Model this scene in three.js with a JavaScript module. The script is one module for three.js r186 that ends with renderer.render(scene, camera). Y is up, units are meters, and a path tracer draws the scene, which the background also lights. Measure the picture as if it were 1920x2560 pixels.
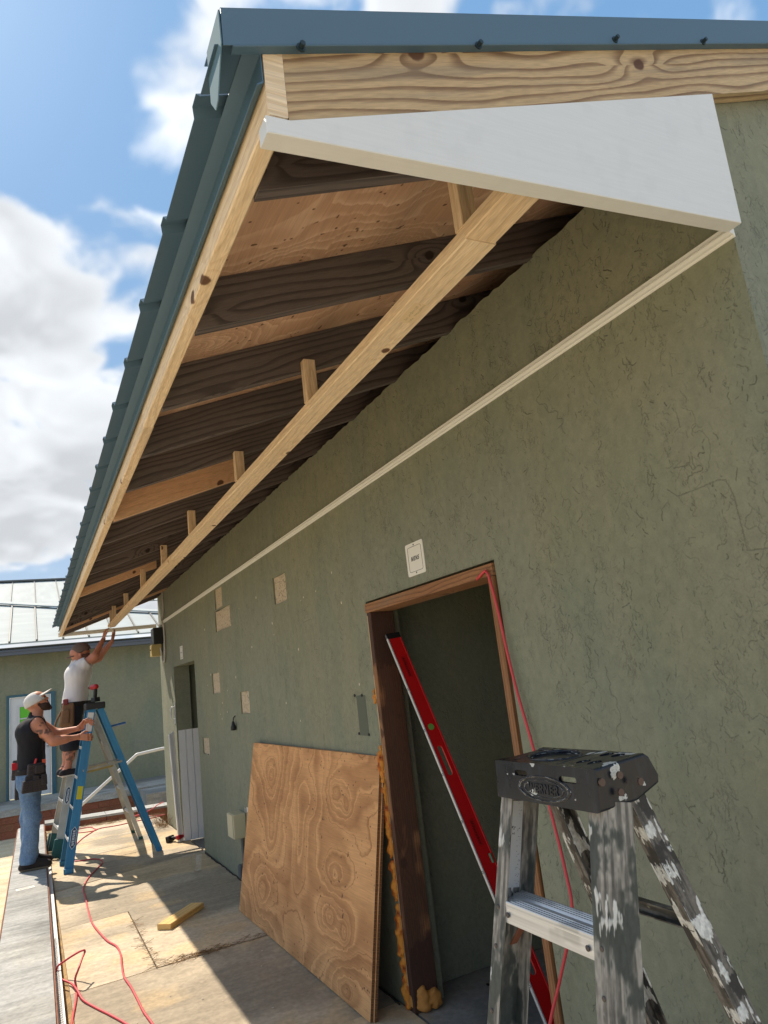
import * as THREE from 'three';
import { mergeGeometries } from 'three/addons/utils/BufferGeometryUtils.js';
import { RoundedBoxGeometry } from 'three/addons/geometries/RoundedBoxGeometry.js';
import { FontLoader } from 'three/addons/loaders/FontLoader.js';
import { TextGeometry } from 'three/addons/geometries/TextGeometry.js';
import { Brush, Evaluator, SUBTRACTION } from 'three-bvh-csg';

const V = (x, y, z) => new THREE.Vector3(x, y, z);
// ------------------------------------------------------------------ camera, sky, sun, exposure
const scene = new THREE.Scene();
const EYE = V(-1.67, 1.62, 0), RIGHT = V(0.89315724, -0.11627785, 0.43445322), UP = V(0.00556012, 0.968781, 0.24785571), FWD = V(0.44971016, 0.21895851, -0.86592029);
const camera = new THREE.PerspectiveCamera(71.6, 3 / 4, 0.05, 2000);
camera.position.copy(EYE); camera.up.copy(UP); camera.lookAt(EYE.clone().add(FWD)); camera.updateMatrixWorld();
const renderer = new THREE.WebGLRenderer({ antialias: true });
renderer.setSize(768, 1024); renderer.toneMapping = THREE.LinearToneMapping; renderer.toneMappingExposure = 1.62;
renderer.shadowMap.enabled = true;
const SUN = V(-0.25, 1, -0.8).normalize();
const sun = new THREE.DirectionalLight(0xfff0dc, 4.2);
sun.position.copy(SUN).multiplyScalar(40).add(V(-0.5, 0, -6)); sun.target.position.set(-0.5, 0, -6); sun.castShadow = true;
Object.assign(sun.shadow.camera, { left: -14, right: 14, top: 16, bottom: -16, near: 1, far: 90 }); sun.shadow.mapSize.set(4096, 4096);
scene.add(sun, sun.target);

// ------------------------------------------------------------------ noise
function rngOf(seed) { let a = seed >>> 0; return () => { a = (a + 0x6d2b79f5) | 0; let t = Math.imul(a ^ (a >>> 15), 1 | a); t = (t + Math.imul(t ^ (t >>> 7), 61 | t)) ^ t; return ((t ^ (t >>> 14)) >>> 0) / 4294967296; }; }
const TAB = new Float32Array(65536); { const r = rngOf(77); for (let i = 0; i < 65536; i++) TAB[i] = r(); }
const hash = (x, y, s) => { let h = Math.imul(x, 374761393) ^ Math.imul(y, 668265263) ^ Math.imul(s, 1274126177); h ^= h >>> 15; h = Math.imul(h, 2246822519); return TAB[(h >>> 13) & 65535]; };
const mod = (a, n) => ((a % n) + n) % n;
function vn(x, y, px = 4096, py = 4096, s = 0) {            // value noise with a period
  const xf = Math.floor(x), yf = Math.floor(y), fx = x - xf, fy = y - yf, u = fx * fx * (3 - 2 * fx), v = fy * fy * (3 - 2 * fy);
  let x0 = (xf | 0) % px, y0 = (yf | 0) % py; if (x0 < 0) x0 += px; if (y0 < 0) y0 += py; const x1 = x0 + 1 === px ? 0 : x0 + 1, y1 = y0 + 1 === py ? 0 : y0 + 1;
  const sm = Math.imul(s | 0, 1274126177), X0 = Math.imul(x0, 374761393) ^ sm, X1 = Math.imul(x1, 374761393) ^ sm, Y0 = Math.imul(y0, 668265263), Y1 = Math.imul(y1, 668265263);
  let h = X0 ^ Y0; h = Math.imul(h ^ (h >>> 15), 2246822519); const a = TAB[(h >>> 13) & 65535]; h = X1 ^ Y0; h = Math.imul(h ^ (h >>> 15), 2246822519); const b = TAB[(h >>> 13) & 65535];
  h = X0 ^ Y1; h = Math.imul(h ^ (h >>> 15), 2246822519); const c = TAB[(h >>> 13) & 65535]; h = X1 ^ Y1; h = Math.imul(h ^ (h >>> 15), 2246822519); const d = TAB[(h >>> 13) & 65535];
  return a + (b - a) * u + (c - a + (a - b - c + d) * u) * v;
}
function fbm(x, y, oct = 4, px = 4096, py = 4096, s = 0) { let t = 0, a = 0.5, n = 0; for (let i = 0; i < oct; i++) { t += a * vn(x, y, px, py, s + i * 13); n += a; x *= 2; y *= 2; px *= 2; py *= 2; a *= 0.5; } return t / n; }
function vn3(x, y, z) { const zi = Math.floor(z), f = z - zi, u = f * f * (3 - 2 * f), a = vn(x, y, 4096, 4096, zi * 57 + 5), b = vn(x, y, 4096, 4096, zi * 57 + 62); return a + (b - a) * u; }
function fbm3(x, y, z, oct) { let t = 0, a = 0.5, n = 0; for (let i = 0; i < oct; i++) { t += a * vn3(x, y, z); n += a; x = x * 2.03 + 11.3; y = y * 2.03 + 7.1; z = z * 2.03 + 3.7; a *= 0.52; } return t / n; }
const sat = (x) => Math.min(1, Math.max(0, x)), mixn = (a, b, t) => a + (b - a) * t, ss = (a, b, x) => { const t = sat((x - a) / (b - a)); return t * t * (3 - 2 * t); };
const mix3 = (a, b, t) => [mixn(a[0], b[0], t), mixn(a[1], b[1], t), mixn(a[2], b[2], t)];

// ------------------------------------------------------------------ sky: blue air with broken cumulus
{
  // where the photograph's cloud banks (+) and clear gaps (-) stand: direction, strength, angular size
  const dirOf = (px, py) => RIGHT.clone().multiplyScalar(px - 960).addScaledVector(UP, 1280 - py).addScaledVector(FWD, 1775).normalize();
  const BANK = [[150, 330, -0.16, 0.018], [30, 660, 0.2, 0.006], [330, 660, -0.12, 0.004], [60, 40, -0.1, 0.012], [410, 300, 0.3, 0.007], [470, 430, 0.1, 0.004], [330, 140, 0.08, 0.003], [540, 110, 0.28, 0.006], [60, 760, 0.10, 0.006], [230, 960, 0.14, 0.010], [60, 1180, 0.12, 0.02], [150, 1400, 0.1, 0.02], [800, 10, 0.12, 0.01], [1500, -40, 0.14, 0.03]].map(([px, py, a, w]) => [dirOf(px, py), a, w]);
  const W = 2048, H = 1024, d = new Float32Array(W * H * 4);
  for (let j = 0; j < H; j++) {
    const el = ((j + 0.5) / H - 0.5) * Math.PI, y = Math.sin(el), ce = Math.cos(el);
    for (let i = 0; i < W; i++) {
      const az = ((i + 0.5) / W - 0.5) * 2 * Math.PI, x = ce * Math.cos(az), z = ce * Math.sin(az), k = (j * W + i) * 4;
      const yy = Math.max(y, 0), sd = Math.max(0, x * SUN.x + y * SUN.y + z * SUN.z);
      const hz = Math.pow(1 - yy, 3.2);
      let c = [mixn(0.115, 0.42, hz), mixn(0.245, 0.50, hz), mixn(0.44, 0.58, hz)];
      const glow = Math.pow(sd, 5) * 0.06 + Math.pow(sd, 40) * 0.2; c = [c[0] + glow, c[1] + glow * 0.97, c[2] + glow * 0.9];
      if (y > -0.02) {
        const s = 1 / (yy + 0.28), X = x * s * 3.3 + 6.2, Z = z * s * 3.3 + 2.55;
        const wx = fbm(X * 1.4, Z * 1.4, 3, 4096, 4096, 4) - 0.5, wz = fbm(X * 1.4 + 9, Z * 1.4 + 4, 3, 4096, 4096, 94) - 0.5;
        let bias = 0; for (const [b, a, w] of BANK) { const q = (1 - (x * b.x + y * b.y + z * b.z)) / w; if (q < 4) bias += a * Math.exp(-q); }
        const n2 = fbm(X * 4.3 + wx * 2, Z * 4.3 + wz * 2, 6, 4096, 4096, 77) - 0.5, n = 0.5 + (fbm(X + wx * 1.6, Z + wz * 1.6, 4, 4096, 4096, 22) - 0.5) * 1.35 + bias + n2 * 0.75;
        const cov = ss(0.45, 0.74, n), thick = ss(0.55, 0.95, n);
        const body = fbm(X * 2.3 + 3 + wx, Z * 2.3 + 8 + wz, 3, 4096, 4096, 142) - 0.5, t = sat(0.62 + body * 1.1 + n2 * 0.9 - 0.35 * thick);
        const lit = 0.44 + 0.32 * t + 0.05 * Math.pow(sd, 10), cc = [lit * 0.93, lit * 0.96, lit * 0.99];
        c = mix3(c, cc, cov * 0.96);
      }
      d[k] = c[0]; d[k + 1] = c[1]; d[k + 2] = c[2]; d[k + 3] = 1;
    }
  }
  const t = new THREE.DataTexture(d, W, H, THREE.RGBAFormat, THREE.FloatType);
  t.mapping = THREE.EquirectangularReflectionMapping; t.magFilter = t.minFilter = THREE.LinearFilter; t.needsUpdate = true;
  scene.background = t; scene.environment = t; scene.environmentIntensity = 1; 
}

// ------------------------------------------------------------------ from photo pixels to places (1920 x 2560)
const rayOf = ([px, py]) => RIGHT.clone().multiplyScalar(px - 960).addScaledVector(UP, 1280 - py).addScaledVector(FWD, 1775).normalize();
const hit = (p, n, k) => { const r = rayOf(p); return EYE.clone().addScaledVector(r, (k - n.dot(EYE)) / n.dot(r)); };
const atY = (p, y = 0) => hit(p, V(0, 1, 0), y), atZ = (p, z) => hit(p, V(0, 0, 1), z), atX = (p, x = 0) => hit(p, V(1, 0, 0), x);
const q1 = (x, y) => [x / 2.592, 1400 + y / 2.592], q2 = (x, y) => [x / 3.686, 1600 + y / 3.686], c5 = (x, y) => [x / 2.37, 1950 + y / 2.37];
const a1 = (x, y) => [x / 3.95, 1900 + y / 3.95], a2 = (x, y) => [100 + x / 5.823, 1580 + y / 5.823], k3 = (x, y) => [1100 + x / 2.0232, 1820 + y / 2.0232], kd = (x, y) => [880 + x / 3.77, 1320 + y / 3.77], z3 = (x, y) => [1160 + x / 4.1475, 2250 + y / 4.1475];

// ------------------------------------------------------------------ textures
const ENC = (v) => { v = sat(v); return v <= 0.0031308 ? v * 12.92 : 1.055 * Math.pow(v, 1 / 2.4) - 0.055; };
function tex(w, h, size, fn, color = true) {               // fn(u, v in 0..1) -> [r,g,b] 0..1 sRGB or a number; size in metres
  const d = new Uint8Array(w * h * 4);
  for (let j = 0; j < h; j++) for (let i = 0; i < w; i++) {
    const c = fn((i + 0.5) / w, (j + 0.5) / h, i, j), k = (j * w + i) * 4;
    if (typeof c === 'number') { d[k] = d[k + 1] = d[k + 2] = sat(c) * 255; } else { d[k] = sat(c[0]) * 255; d[k + 1] = sat(c[1]) * 255; d[k + 2] = sat(c[2]) * 255; }
    d[k + 3] = 255;
  }
  const t = new THREE.DataTexture(d, w, h); t.wrapS = t.wrapT = THREE.RepeatWrapping; t.magFilter = THREE.LinearFilter; t.minFilter = THREE.LinearMipmapLinearFilter; t.generateMipmaps = true;
  if (color) t.colorSpace = THREE.SRGBColorSpace; t.repeat.set(1 / size[0], 1 / size[1]); t.needsUpdate = true; return t;
}
const rgb = (r, g, b) => [r / 255, g / 255, b / 255];
function std(o) { return new THREE.MeshStandardMaterial({ roughness: 0.8, ...o }); }
const srgb = (r, g, b) => new THREE.Color().setRGB(r / 255, g / 255, b / 255, THREE.SRGBColorSpace);

// sawn timber: u runs along the board
function timber(seed, lo, mid, hi, o = {}) {
  const { L = 2.4, Wd = 0.4, w = 1024, h = 256, rings = 26, warp = 0.9, knots = 5, contrast = 1, knotCol = [0.32, 0.2, 0.13], rough = 0.75, grey = 0.1, stain = null } = o, r = rngOf(seed);
  const K = Array.from({ length: knots }, () => [r() * L, r() * Wd, 0.010 + r() * 0.012, (r() < 0.5 ? -1 : 1) * (2 + 2 * r())]);
  const H = new Float32Array(w * h);
  const map = tex(w, h, [L, Wd], (u, v, i, j) => {
    const x = u * L, y = v * Wd; let ring = v * rings + warp * 3.4 * (fbm(u * 3, v * 2, 3, 3, 2, seed) - 0.5) + 0.5 * (fbm(u * 12, v * 6, 2, 12, 6, seed + 3) - 0.5), kn = 0;
    for (const [kx, ky, kr, ka] of K) {
      let dx = Math.abs(x - kx), dy = y - ky; dx = Math.min(dx, L - dx); dy = mod(dy + Wd / 2, Wd) - Wd / 2;
      const q = (dx * dx) / (kr * kr * 30) + (dy * dy) / (kr * kr * 4);
      ring += ka * Math.exp(-q) * (dy < 0 ? -1 : 1) * Math.sign(ka);
      kn = Math.max(kn, ss(1.15, 0.75, Math.hypot(dx * 0.8, dy) / kr + 0.25 * (fbm(x * 90, y * 90, 2) - 0.5)));
    }
    const f = ring - Math.floor(ring), late = ss(0.45, 0.93, f) * ss(1.0, 0.95, f);
    const fine = fbm(u * 90, v * 220, 2, 90, 220, seed + 9), blot = fbm(u * 6, v * 3, 3, 6, 3, seed + 20);
    let c = mix3(hi, mid, blot); c = mix3(c, lo, late * contrast * (0.55 + 0.45 * fbm(u * 9, v * 9, 2, 9, 9, seed + 31)));
    const m = 0.9 + 0.2 * fine; c = [c[0] * m, c[1] * m, c[2] * m];
    const st = fbm(u * 5, v * 14, 4, 5, 14, seed + 40); c = mix3(c, [0.45, 0.43, 0.4], grey * ss(0.55, 0.75, st));
    c = mix3(c, knotCol, kn * 0.85); if (stain) c = mix3(c, [0.24 * (0.8 + 0.4 * fine), 0.155 * (0.8 + 0.4 * fine), 0.125], 0.88 * stain(x, y, fbm(x * 22, y * 40, 3) - 0.5)); H[j * w + i] = 0.5 - 0.35 * late + 0.4 * (fine - 0.5) - 0.3 * kn; return c;
  });
  const bump = tex(w, h, [L, Wd], (u, v, i, j) => H[j * w + i], false);
  return std({ map, bumpMap: bump, bumpScale: 0.0012, roughness: rough });
}
// rotary-cut plywood face: contour rings
function plywood(seed, dark, lite, o = {}) {
  const { L = 2.44, Wd = 1.22, w = 1024, h = 512, bands = 9, cs = [], line = 0.5, sx = 2, sy = 3, rough = 0.72, flip = 1 } = o, r = rngOf(seed);
  const map = tex(w, h, [L, Wd], (u, v) => {
    const x = u * L, y = v * Wd, jx = (fbm(u * 40, v * 40, 3, 40, 40, seed + 7) - 0.5) * 0.03, jy = (fbm(u * 40, v * 40, 3, 40, 40, seed + 8) - 0.5) * 0.03;
    let f = 1.15 * (fbm(u * sx + jx * 2, v * sy + jy * 2, 3, sx, sy, seed) - 0.5);
    for (const [cx, cy, rx, ry, am] of cs) f += am * Math.exp(-Math.sqrt(0.02 + ((x + jx - cx) / rx) ** 2 + ((y + jy - cy) / ry) ** 2) * 1.6);
    const g = f * bands, q = g - Math.floor(g), e = ss(0.0, 0.07, q) * ss(0.4, 0.12, q), gr = fbm(u * 26, v * 420, 2, 26, 420, seed + 3), bl = fbm(u * 7, v * 7, 4, 7, 7, seed + 11);
    const lev = hash(Math.floor(g) + 300, 4, seed) * 0.35;
    let c = mix3(dark, lite, sat(0.25 + 0.5 * q * flip + lev - 0.1 + line * e + (bl - 0.5) * 0.9)); const m = 0.93 + 0.14 * gr; c = [c[0] * m, c[1] * m, c[2] * m];
    const sp = fbm(u * 130, v * 60, 2, 130, 60, seed + 17); c = mix3(c, [0.28, 0.18, 0.11], 0.75 * ss(0.83, 0.9, sp)); return c;
  });
  return std({ map, roughness: rough });
}
const M = {};
M.pine = timber(11, rgb(208, 176, 136), rgb(228, 202, 166), rgb(238, 218, 188), { rings: 18, contrast: 0.55, knots: 5, grey: 0.05 });
M.pineB = timber(14, rgb(202, 168, 128), rgb(222, 194, 156), rgb(232, 208, 176), { rings: 14, contrast: 0.6, knots: 7, grey: 0.12 });
M.sister = timber(17, rgb(188, 144, 108), rgb(208, 166, 130), rgb(220, 182, 146), { rings: 10, contrast: 0.4, knots: 6, grey: 0.1 });
M.treated = timber(21, rgb(120, 92, 66), rgb(182, 154, 116), rgb(204, 180, 142), { rings: 15, contrast: 0.95, knots: 6, grey: 0.25, warp: 1.1, Wd: 0.36 });
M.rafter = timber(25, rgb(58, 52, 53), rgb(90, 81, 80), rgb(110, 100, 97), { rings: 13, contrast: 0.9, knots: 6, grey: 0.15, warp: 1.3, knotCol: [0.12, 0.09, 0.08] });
// the near jamb: the same timber as the other frame boards, with the dark water stains that the photograph shows at head, foot and in patches
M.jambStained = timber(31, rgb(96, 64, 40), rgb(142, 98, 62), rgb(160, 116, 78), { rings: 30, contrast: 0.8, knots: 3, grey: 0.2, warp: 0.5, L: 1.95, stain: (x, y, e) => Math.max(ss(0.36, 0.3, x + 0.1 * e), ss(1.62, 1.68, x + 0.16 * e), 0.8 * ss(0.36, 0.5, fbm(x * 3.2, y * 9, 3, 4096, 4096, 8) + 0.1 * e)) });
M.jamb = timber(31, rgb(96, 64, 40), rgb(142, 98, 62), rgb(160, 116, 78), { rings: 20, contrast: 0.8, knots: 7, grey: 0.3 });
M.deck = plywood(41, rgb(200, 160, 132), rgb(240, 212, 184), { bands: 13, sx: 6, sy: 2, line: 0.2, flip: -1, cs: [[0.4, 0.5, 0.1, 0.25, 0.6], [1.6, 0.3, 0.12, 0.2, -0.7], [2.0, 0.9, 0.1, 0.2, 0.6]] });
M.ply = plywood(47, rgb(150, 100, 58), rgb(216, 164, 110), { bands: 6.5, sx: 2, sy: 2, line: 0.6, cs: [[0.52, 0.98, 0.28, 0.2, 0.9], [0.62, 0.62, 0.26, 0.26, 0.8], [0.5, 0.22, 0.28, 0.22, -0.8], [1.72, 0.98, 0.22, 0.16, 1.0], [1.9, 0.93, 0.1, 0.1, 0.6], [1.78, 0.55, 0.3, 0.16, 0.8], [1.74, 0.33, 0.2, 0.13, -0.9], [1.95, 0.3, 0.1, 0.09, -0.8], [2.0, 0.05, 0.2, 0.1, 0.7], [1.2, 0.7, 0.14, 0.5, -0.35]] });
M.plyEdge = std({ map: tex(64, 64, [0.3, 0.02], (u, v) => { const k = Math.floor(v * 7), m = 0.85 + 0.3 * vn(u * 40, v * 20, 40, 20); return (k % 2 ? rgb(70, 46, 30) : rgb(150, 106, 66)).map((c) => c * m); }) });

// stucco: tears and worms drawn as grooves in a height field
function stucco(seed, base, o = {}) {
  const { w = 2048, h = 2048, L = 3.2, Hm = 3.2, clumps = 2100, longs = 45, depth = 0.006, dirtShade = 0.32, vari = 1, marks = [] } = o, r = rngOf(seed), G = new Float32Array(w * h), mm = w / L / 640;   // mm: 1 at 1.56 mm a pixel
  const dot = (x, y, rad, a) => { const R = Math.ceil(rad + 1), xi = Math.floor(x), yi = Math.floor(y); for (let j = -R; j <= R; j++) for (let i = -R; i <= R; i++) { const dd = Math.hypot(xi + 0.5 + i - x, yi + 0.5 + j - y), f = a * sat(1 - (dd - rad + 0.5)); if (f <= 0) continue; const k = mod(yi + j, h) * w + mod(xi + i, w); if (f > G[k]) G[k] = f; } };
  const worm = (x, y, len, rad, amp, an) => { for (let s = 0; s < len; s += 0.8) { an += (r() - 0.5) * 1.1; an += (-Math.PI / 2 - an) * 0.06; x += Math.cos(an) * 0.8; y += Math.sin(an) * 0.8; dot(x, y, rad * (0.5 + r()), amp * (r() < 0.12 ? 0.15 : 1)); } };
  for (let n = 0; n < clumps; n++) { const cx = r() * w, cy = r() * h, m = 4 + r() * r() * 40, sx = (6 + r() * 34) * mm, sy = (30 + r() * 120) * mm, am = 0.25 + 0.75 * r(); for (let i = 0; i < m; i++) worm(cx + (r() + r() - 1) * sx, cy + (r() + r() - 1) * sy, (3 + r() * r() * 34) * mm, (0.25 + r() * 0.6) * mm, am * (0.35 + 0.65 * r()), -Math.PI / 2 + (r() - 0.5) * 1.3); }
  for (let n = 0; n < longs; n++) worm(r() * w, r() * h, (60 + r() * 200) * mm, (0.3 + 0.5 * r()) * mm, 0.4 + 0.5 * r(), -Math.PI / 2);
  for (let n = 0; n < clumps / 3; n++) { const x = r() * w, y = r() * h, R = (3 + r() * 9) * mm, a0 = r() * 6, a9 = a0 + 2 + r() * 4; for (let a = a0; a < a9; a += 0.8 / R) dot(x + Math.cos(a) * R * 0.8, y + Math.sin(a) * R * 1.3, 0.35 * mm, 0.28); }
  for (const line of marks) for (let i = 0; i + 1 < line.length; i++) { const [x0, y0] = line[i], [x1, y1] = line[i + 1], n = Math.hypot(x1 - x0, y1 - y0) / L * w / 0.6; for (let k = 0; k < n; k++) { const t = k / n; dot((x0 + (x1 - x0) * t) / L * w + (r() - 0.5) * 2, (y0 + (y1 - y0) * t) / Hm * h + (r() - 0.5) * 2, 0.4 + 0.3 * r(), 0.75); } }
  const map = tex(w, h, [L, Hm], (u, v, i, j) => {
    const g = G[j * w + i], a = fbm(u * 5, v * 4, 3, 5, 4, seed + 1), b = fbm(u * 24, v * 5, 3, 24, 5, seed + 2), f = vn(u * 160, v * 130, 160, 130, seed + 3), sp = vn(u * 900, v * 900, 900, 900, seed + 4);
    const p = ss(0.42, 0.68, a) * 0.8 * vari, q = ss(0.45, 0.7, b) * 0.8 * vari, m = (0.93 + 0.07 * f + 0.07 * sp) * (1 - dirtShade * g) * (sp > 0.997 ? 1.25 : 1);  // grooves darkened in the colour: painted shade of the cracks, with some dirt
    return [base[0] * (1 + 0.1 * p - 0.12 * q) * m, base[1] * (1 + 0.04 * p - 0.07 * q) * m, base[2] * (1 - 0.05 * p - 0.08 * q) * m];
  });
  const bump = tex(w, h, [L, Hm], (u, v, i, j) => 0.62 + 0.16 * (fbm(u * 50, v * 24, 2, 50, 24, seed + 6) - 0.5) + 0.1 * (vn(u * 300, v * 240, 300, 240, seed + 8) - 0.5) - 0.5 * G[j * w + i], false);
  return std({ map, bumpMap: bump, bumpScale: depth, roughness: 0.82 });
}
const crackLine = [[850, 1340], [930, 1390], [1090, 1330], [1250, 1260], [1310, 1265], [1370, 1380], [1440, 1650], [1480, 1820], [1640, 1800]].map(([x, y]) => atX([1400 + x / 3.16, 800 + y / 3.16])).map((p) => [p.z, p.y]);
M.stucco = stucco(61, rgb(131, 135, 117), { vari: 0.4, marks: [crackLine] });
M.stuccoFar = stucco(63, rgb(131, 135, 117), { w: 512, h: 512, clumps: 60, longs: 5, L: 4, Hm: 4, dirtShade: 0.2, vari: 0.5 });
M.inner = stucco(66, rgb(131, 135, 117), { w: 1024, h: 1024, clumps: 500, longs: 60, L: 2, Hm: 2, depth: 0.007, dirtShade: 0.15, vari: 0.4 });
M.block = std({ bumpScale: 0.006, roughness: 0.95, map: tex(256, 256, [0.4, 0.4], (u, v) => { const p = fbm(u * 40, v * 40, 3, 40, 40, 5), h = ss(0.68, 0.76, p) * 0.6; return mix3(mix3(rgb(206, 192, 168), rgb(188, 172, 148), vn(u * 60, v * 60, 60, 60, 8)), rgb(120, 106, 88), h); }), bumpMap: tex(256, 256, [0.4, 0.4], (u, v) => 1 - ss(0.6, 0.72, fbm(u * 40, v * 40, 3, 40, 40, 5)), false) });
function concrete(seed, base, o = {}) {
  const { w = 1024, h = 1024, L = 3, stain = 0.5, warm = rgb(190, 160, 112), depth = 0.003, streak = 0 } = o;
  const map = tex(w, h, [L, L], (u, v) => {
    const a = fbm(u * 4, v * 4, 5, 4, 4, seed), b = fbm(u * 9, v * 9, 4, 9, 9, seed + 1), f = fbm(u * 160, v * 160, 3, 160, 160, seed + 2), sw = fbm(u * 10 + 2 * a, v * 70, 3, 10, 70, seed + 5), sp = vn(u * 420, v * 420, 420, 420, seed + 4);
    let c = mix3(base, base.map((q) => q * 0.80), ss(0.4, 0.66, a)); c = mix3(c, warm, stain * ss(0.46, 0.68, b)); const m = 0.9 + 0.2 * f + streak * (sw - 0.5); c = c.map((q) => q * m);
    if (sp > 0.987) c = c.map((q) => q * 0.7); if (sp < 0.006) c = c.map((q) => q * 1.2); return c;
  });
  const bump = tex(512, 512, [L, L], (u, v) => 0.5 + 0.6 * (fbm(u * 120, v * 120, 3, 120, 120, seed + 7) - 0.5) + 0.5 * (fbm(u * 12, v * 12, 3, 12, 12, seed + 8) - 0.5) + streak * 1.5 * (fbm(u * 10, v * 70, 2, 10, 70, seed + 5) - 0.5), false);
  return std({ map, bumpMap: bump, bumpScale: depth, roughness: 0.88 });
}
M.slab = concrete(71, rgb(190, 176, 152), { streak: 0.16, stain: 0.5, warm: rgb(204, 176, 130) });
M.cap = concrete(74, rgb(160, 161, 158), { streak: 0.34, stain: 0.05, depth: 0.006, w: 768, h: 768 });
M.sand = concrete(77, rgb(204, 192, 164), { L: 2, stain: 0.3, depth: 0.02, w: 512, h: 512 });
M.dirtShade = concrete(79, rgb(168, 138, 92), { L: 1, stain: 0.5, depth: 0.012, w: 512, h: 512, warm: rgb(120, 96, 64) });
M.joint = std({ color: srgb(62, 56, 48), roughness: 1 });
M.innerFloor = concrete(81, rgb(140, 138, 132), { w: 512, h: 512 });
M.redBlock = [0, 1, 2].map((k) => std({ roughness: 0.85, bumpScale: 0.004, map: tex(128, 128, [0.6, 0.6], (u, v) => { const a = fbm(u * 6, v * 6, 3, 6, 6, 90 + k), f = vn(u * 60, v * 60, 60, 60, 91); return mix3(rgb(152 - 6 * k, 92 + 3 * k, 68), rgb(128, 76, 58), a).map((q) => q * (0.9 + 0.2 * f)); }), bumpMap: tex(128, 128, [0.6, 0.6], (u, v) => fbm(u * 40, v * 40, 2, 40, 40, 7), false) }));
M.teal = new THREE.MeshPhysicalMaterial({ color: srgb(84, 112, 132), roughness: 0.55, metalness: 0.1 });
M.tealMatte = new THREE.MeshPhysicalMaterial({ color: srgb(96, 124, 138), roughness: 0.95, specularIntensity: 0.15 });
M.tealDark = new THREE.MeshPhysicalMaterial({ color: srgb(80, 110, 130), roughness: 0.5, metalness: 0.1 });
M.galv = std({ metalness: 0.0, roughness: 0.75, map: tex(256, 256, [3, 3], (u, v) => { const a = fbm(u * 5, v * 20, 4, 5, 20, 5); return mix3(rgb(168, 178, 178), rgb(146, 156, 158), a); }) });
M.screw = std({ color: srgb(44, 62, 70), roughness: 0.5, metalness: 0.4 });
M.pvc = new THREE.MeshPhysicalMaterial({ roughness: 0.45, clearcoat: 0.1, map: tex(256, 256, [0.5, 0.5], (u, v) => { const g = vn(u * 8, v * 180, 8, 180, 4), s = fbm(u * 9, v * 9, 3, 9, 9, 3); return rgb(228, 230, 230).map((q) => q * (0.975 + 0.02 * g - 0.012 * ss(0.6, 0.75, s))); }) });
M.cream = new THREE.MeshPhysicalMaterial({ color: srgb(230, 230, 224), roughness: 0.5 });
M.black = std({ color: srgb(26, 27, 30), roughness: 0.5 });
M.alu = std({ metalness: 0.6, roughness: 0.36, map: tex(256, 128, [1, 0.3], (u, v) => rgb(220, 222, 224).map((q) => q * (0.86 + 0.14 * vn(u * 6, v * 90, 6, 90, 3) - 0.12 * ss(0.6, 0.75, fbm(u * 14, v * 6, 3, 14, 6, 9))))) });
M.aluDull = std({ metalness: 0.55, roughness: 0.5, map: tex(256, 128, [1, 0.3], (u, v) => rgb(190, 188, 180).map((q) => q * (0.88 + 0.16 * fbm(u * 12, v * 6, 3, 12, 6, 3)))) });
M.blue = std({ roughness: 0.48, map: tex(256, 128, [1.2, 0.4], (u, v) => { const a = fbm(u * 9, v * 6, 4, 9, 6, 6); return mix3(rgb(44, 120, 168), rgb(58, 138, 182), a).map((q) => q * (0.94 + 0.1 * vn(u * 8, v * 60, 8, 60, 2))); }) });
M.greenFoot = std({ color: srgb(30, 84, 84), roughness: 0.7 });
M.cordRed = std({ color: srgb(206, 70, 78), roughness: 0.5 });
M.greyPaint = std({ color: srgb(98, 100, 98), roughness: 0.55, metalness: 0.2 });
M.beige = std({ color: srgb(196, 190, 160), roughness: 0.5 });

// ------------------------------------------------------------------ object helpers
const taken = {};
const numbered = (n) => { const k = (taken[n] = (taken[n] ?? -1) + 1); return k ? `${n}_${String(k).padStart(3, '0')}` : n; };
function tag(o, label, category, group) { o.userData.label = label; o.userData.category = category; if (group) o.userData.group = group; return o; }
function thing(name, label, category, pos = [0, 0, 0], group) { const g = new THREE.Group(); g.name = numbered(name); g.position.set(...pos); scene.add(g); return tag(g, label, category, group); }
function part(name, geo, mat, parent) { const m = new THREE.Mesh(geo, mat); m.name = parent === scene ? numbered(name) : name; parent.add(m); return m; }
function local(geo, parent) { const p = parent.position; return geo.translate(-p.x, -p.y, -p.z); }      // geometry made in world metres, under a thing that stands at its base
function put(name, geo, mat, parent) { return part(name, local(geo, topOf(parent)), mat, parent); }
const topOf = (o) => { while (o.parent && o.parent !== scene) o = o.parent; return o; };
function solo(name, geo, mat, label, category, group) {    // one-mesh thing: moved so its origin is at its base
  geo.computeBoundingBox(); const b = geo.boundingBox, c = V((b.min.x + b.max.x) / 2, b.min.y, (b.min.z + b.max.z) / 2); geo.translate(-c.x, -c.y, -c.z);
  const m = part(name, geo, mat, scene); m.position.copy(c); return tag(m, label, category, group);
}
function structure(name, geo, mat) { const m = part(name, geo, mat, scene); m.userData.kind = 'structure'; return m; }
const ranA = rngOf(5);
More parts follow.
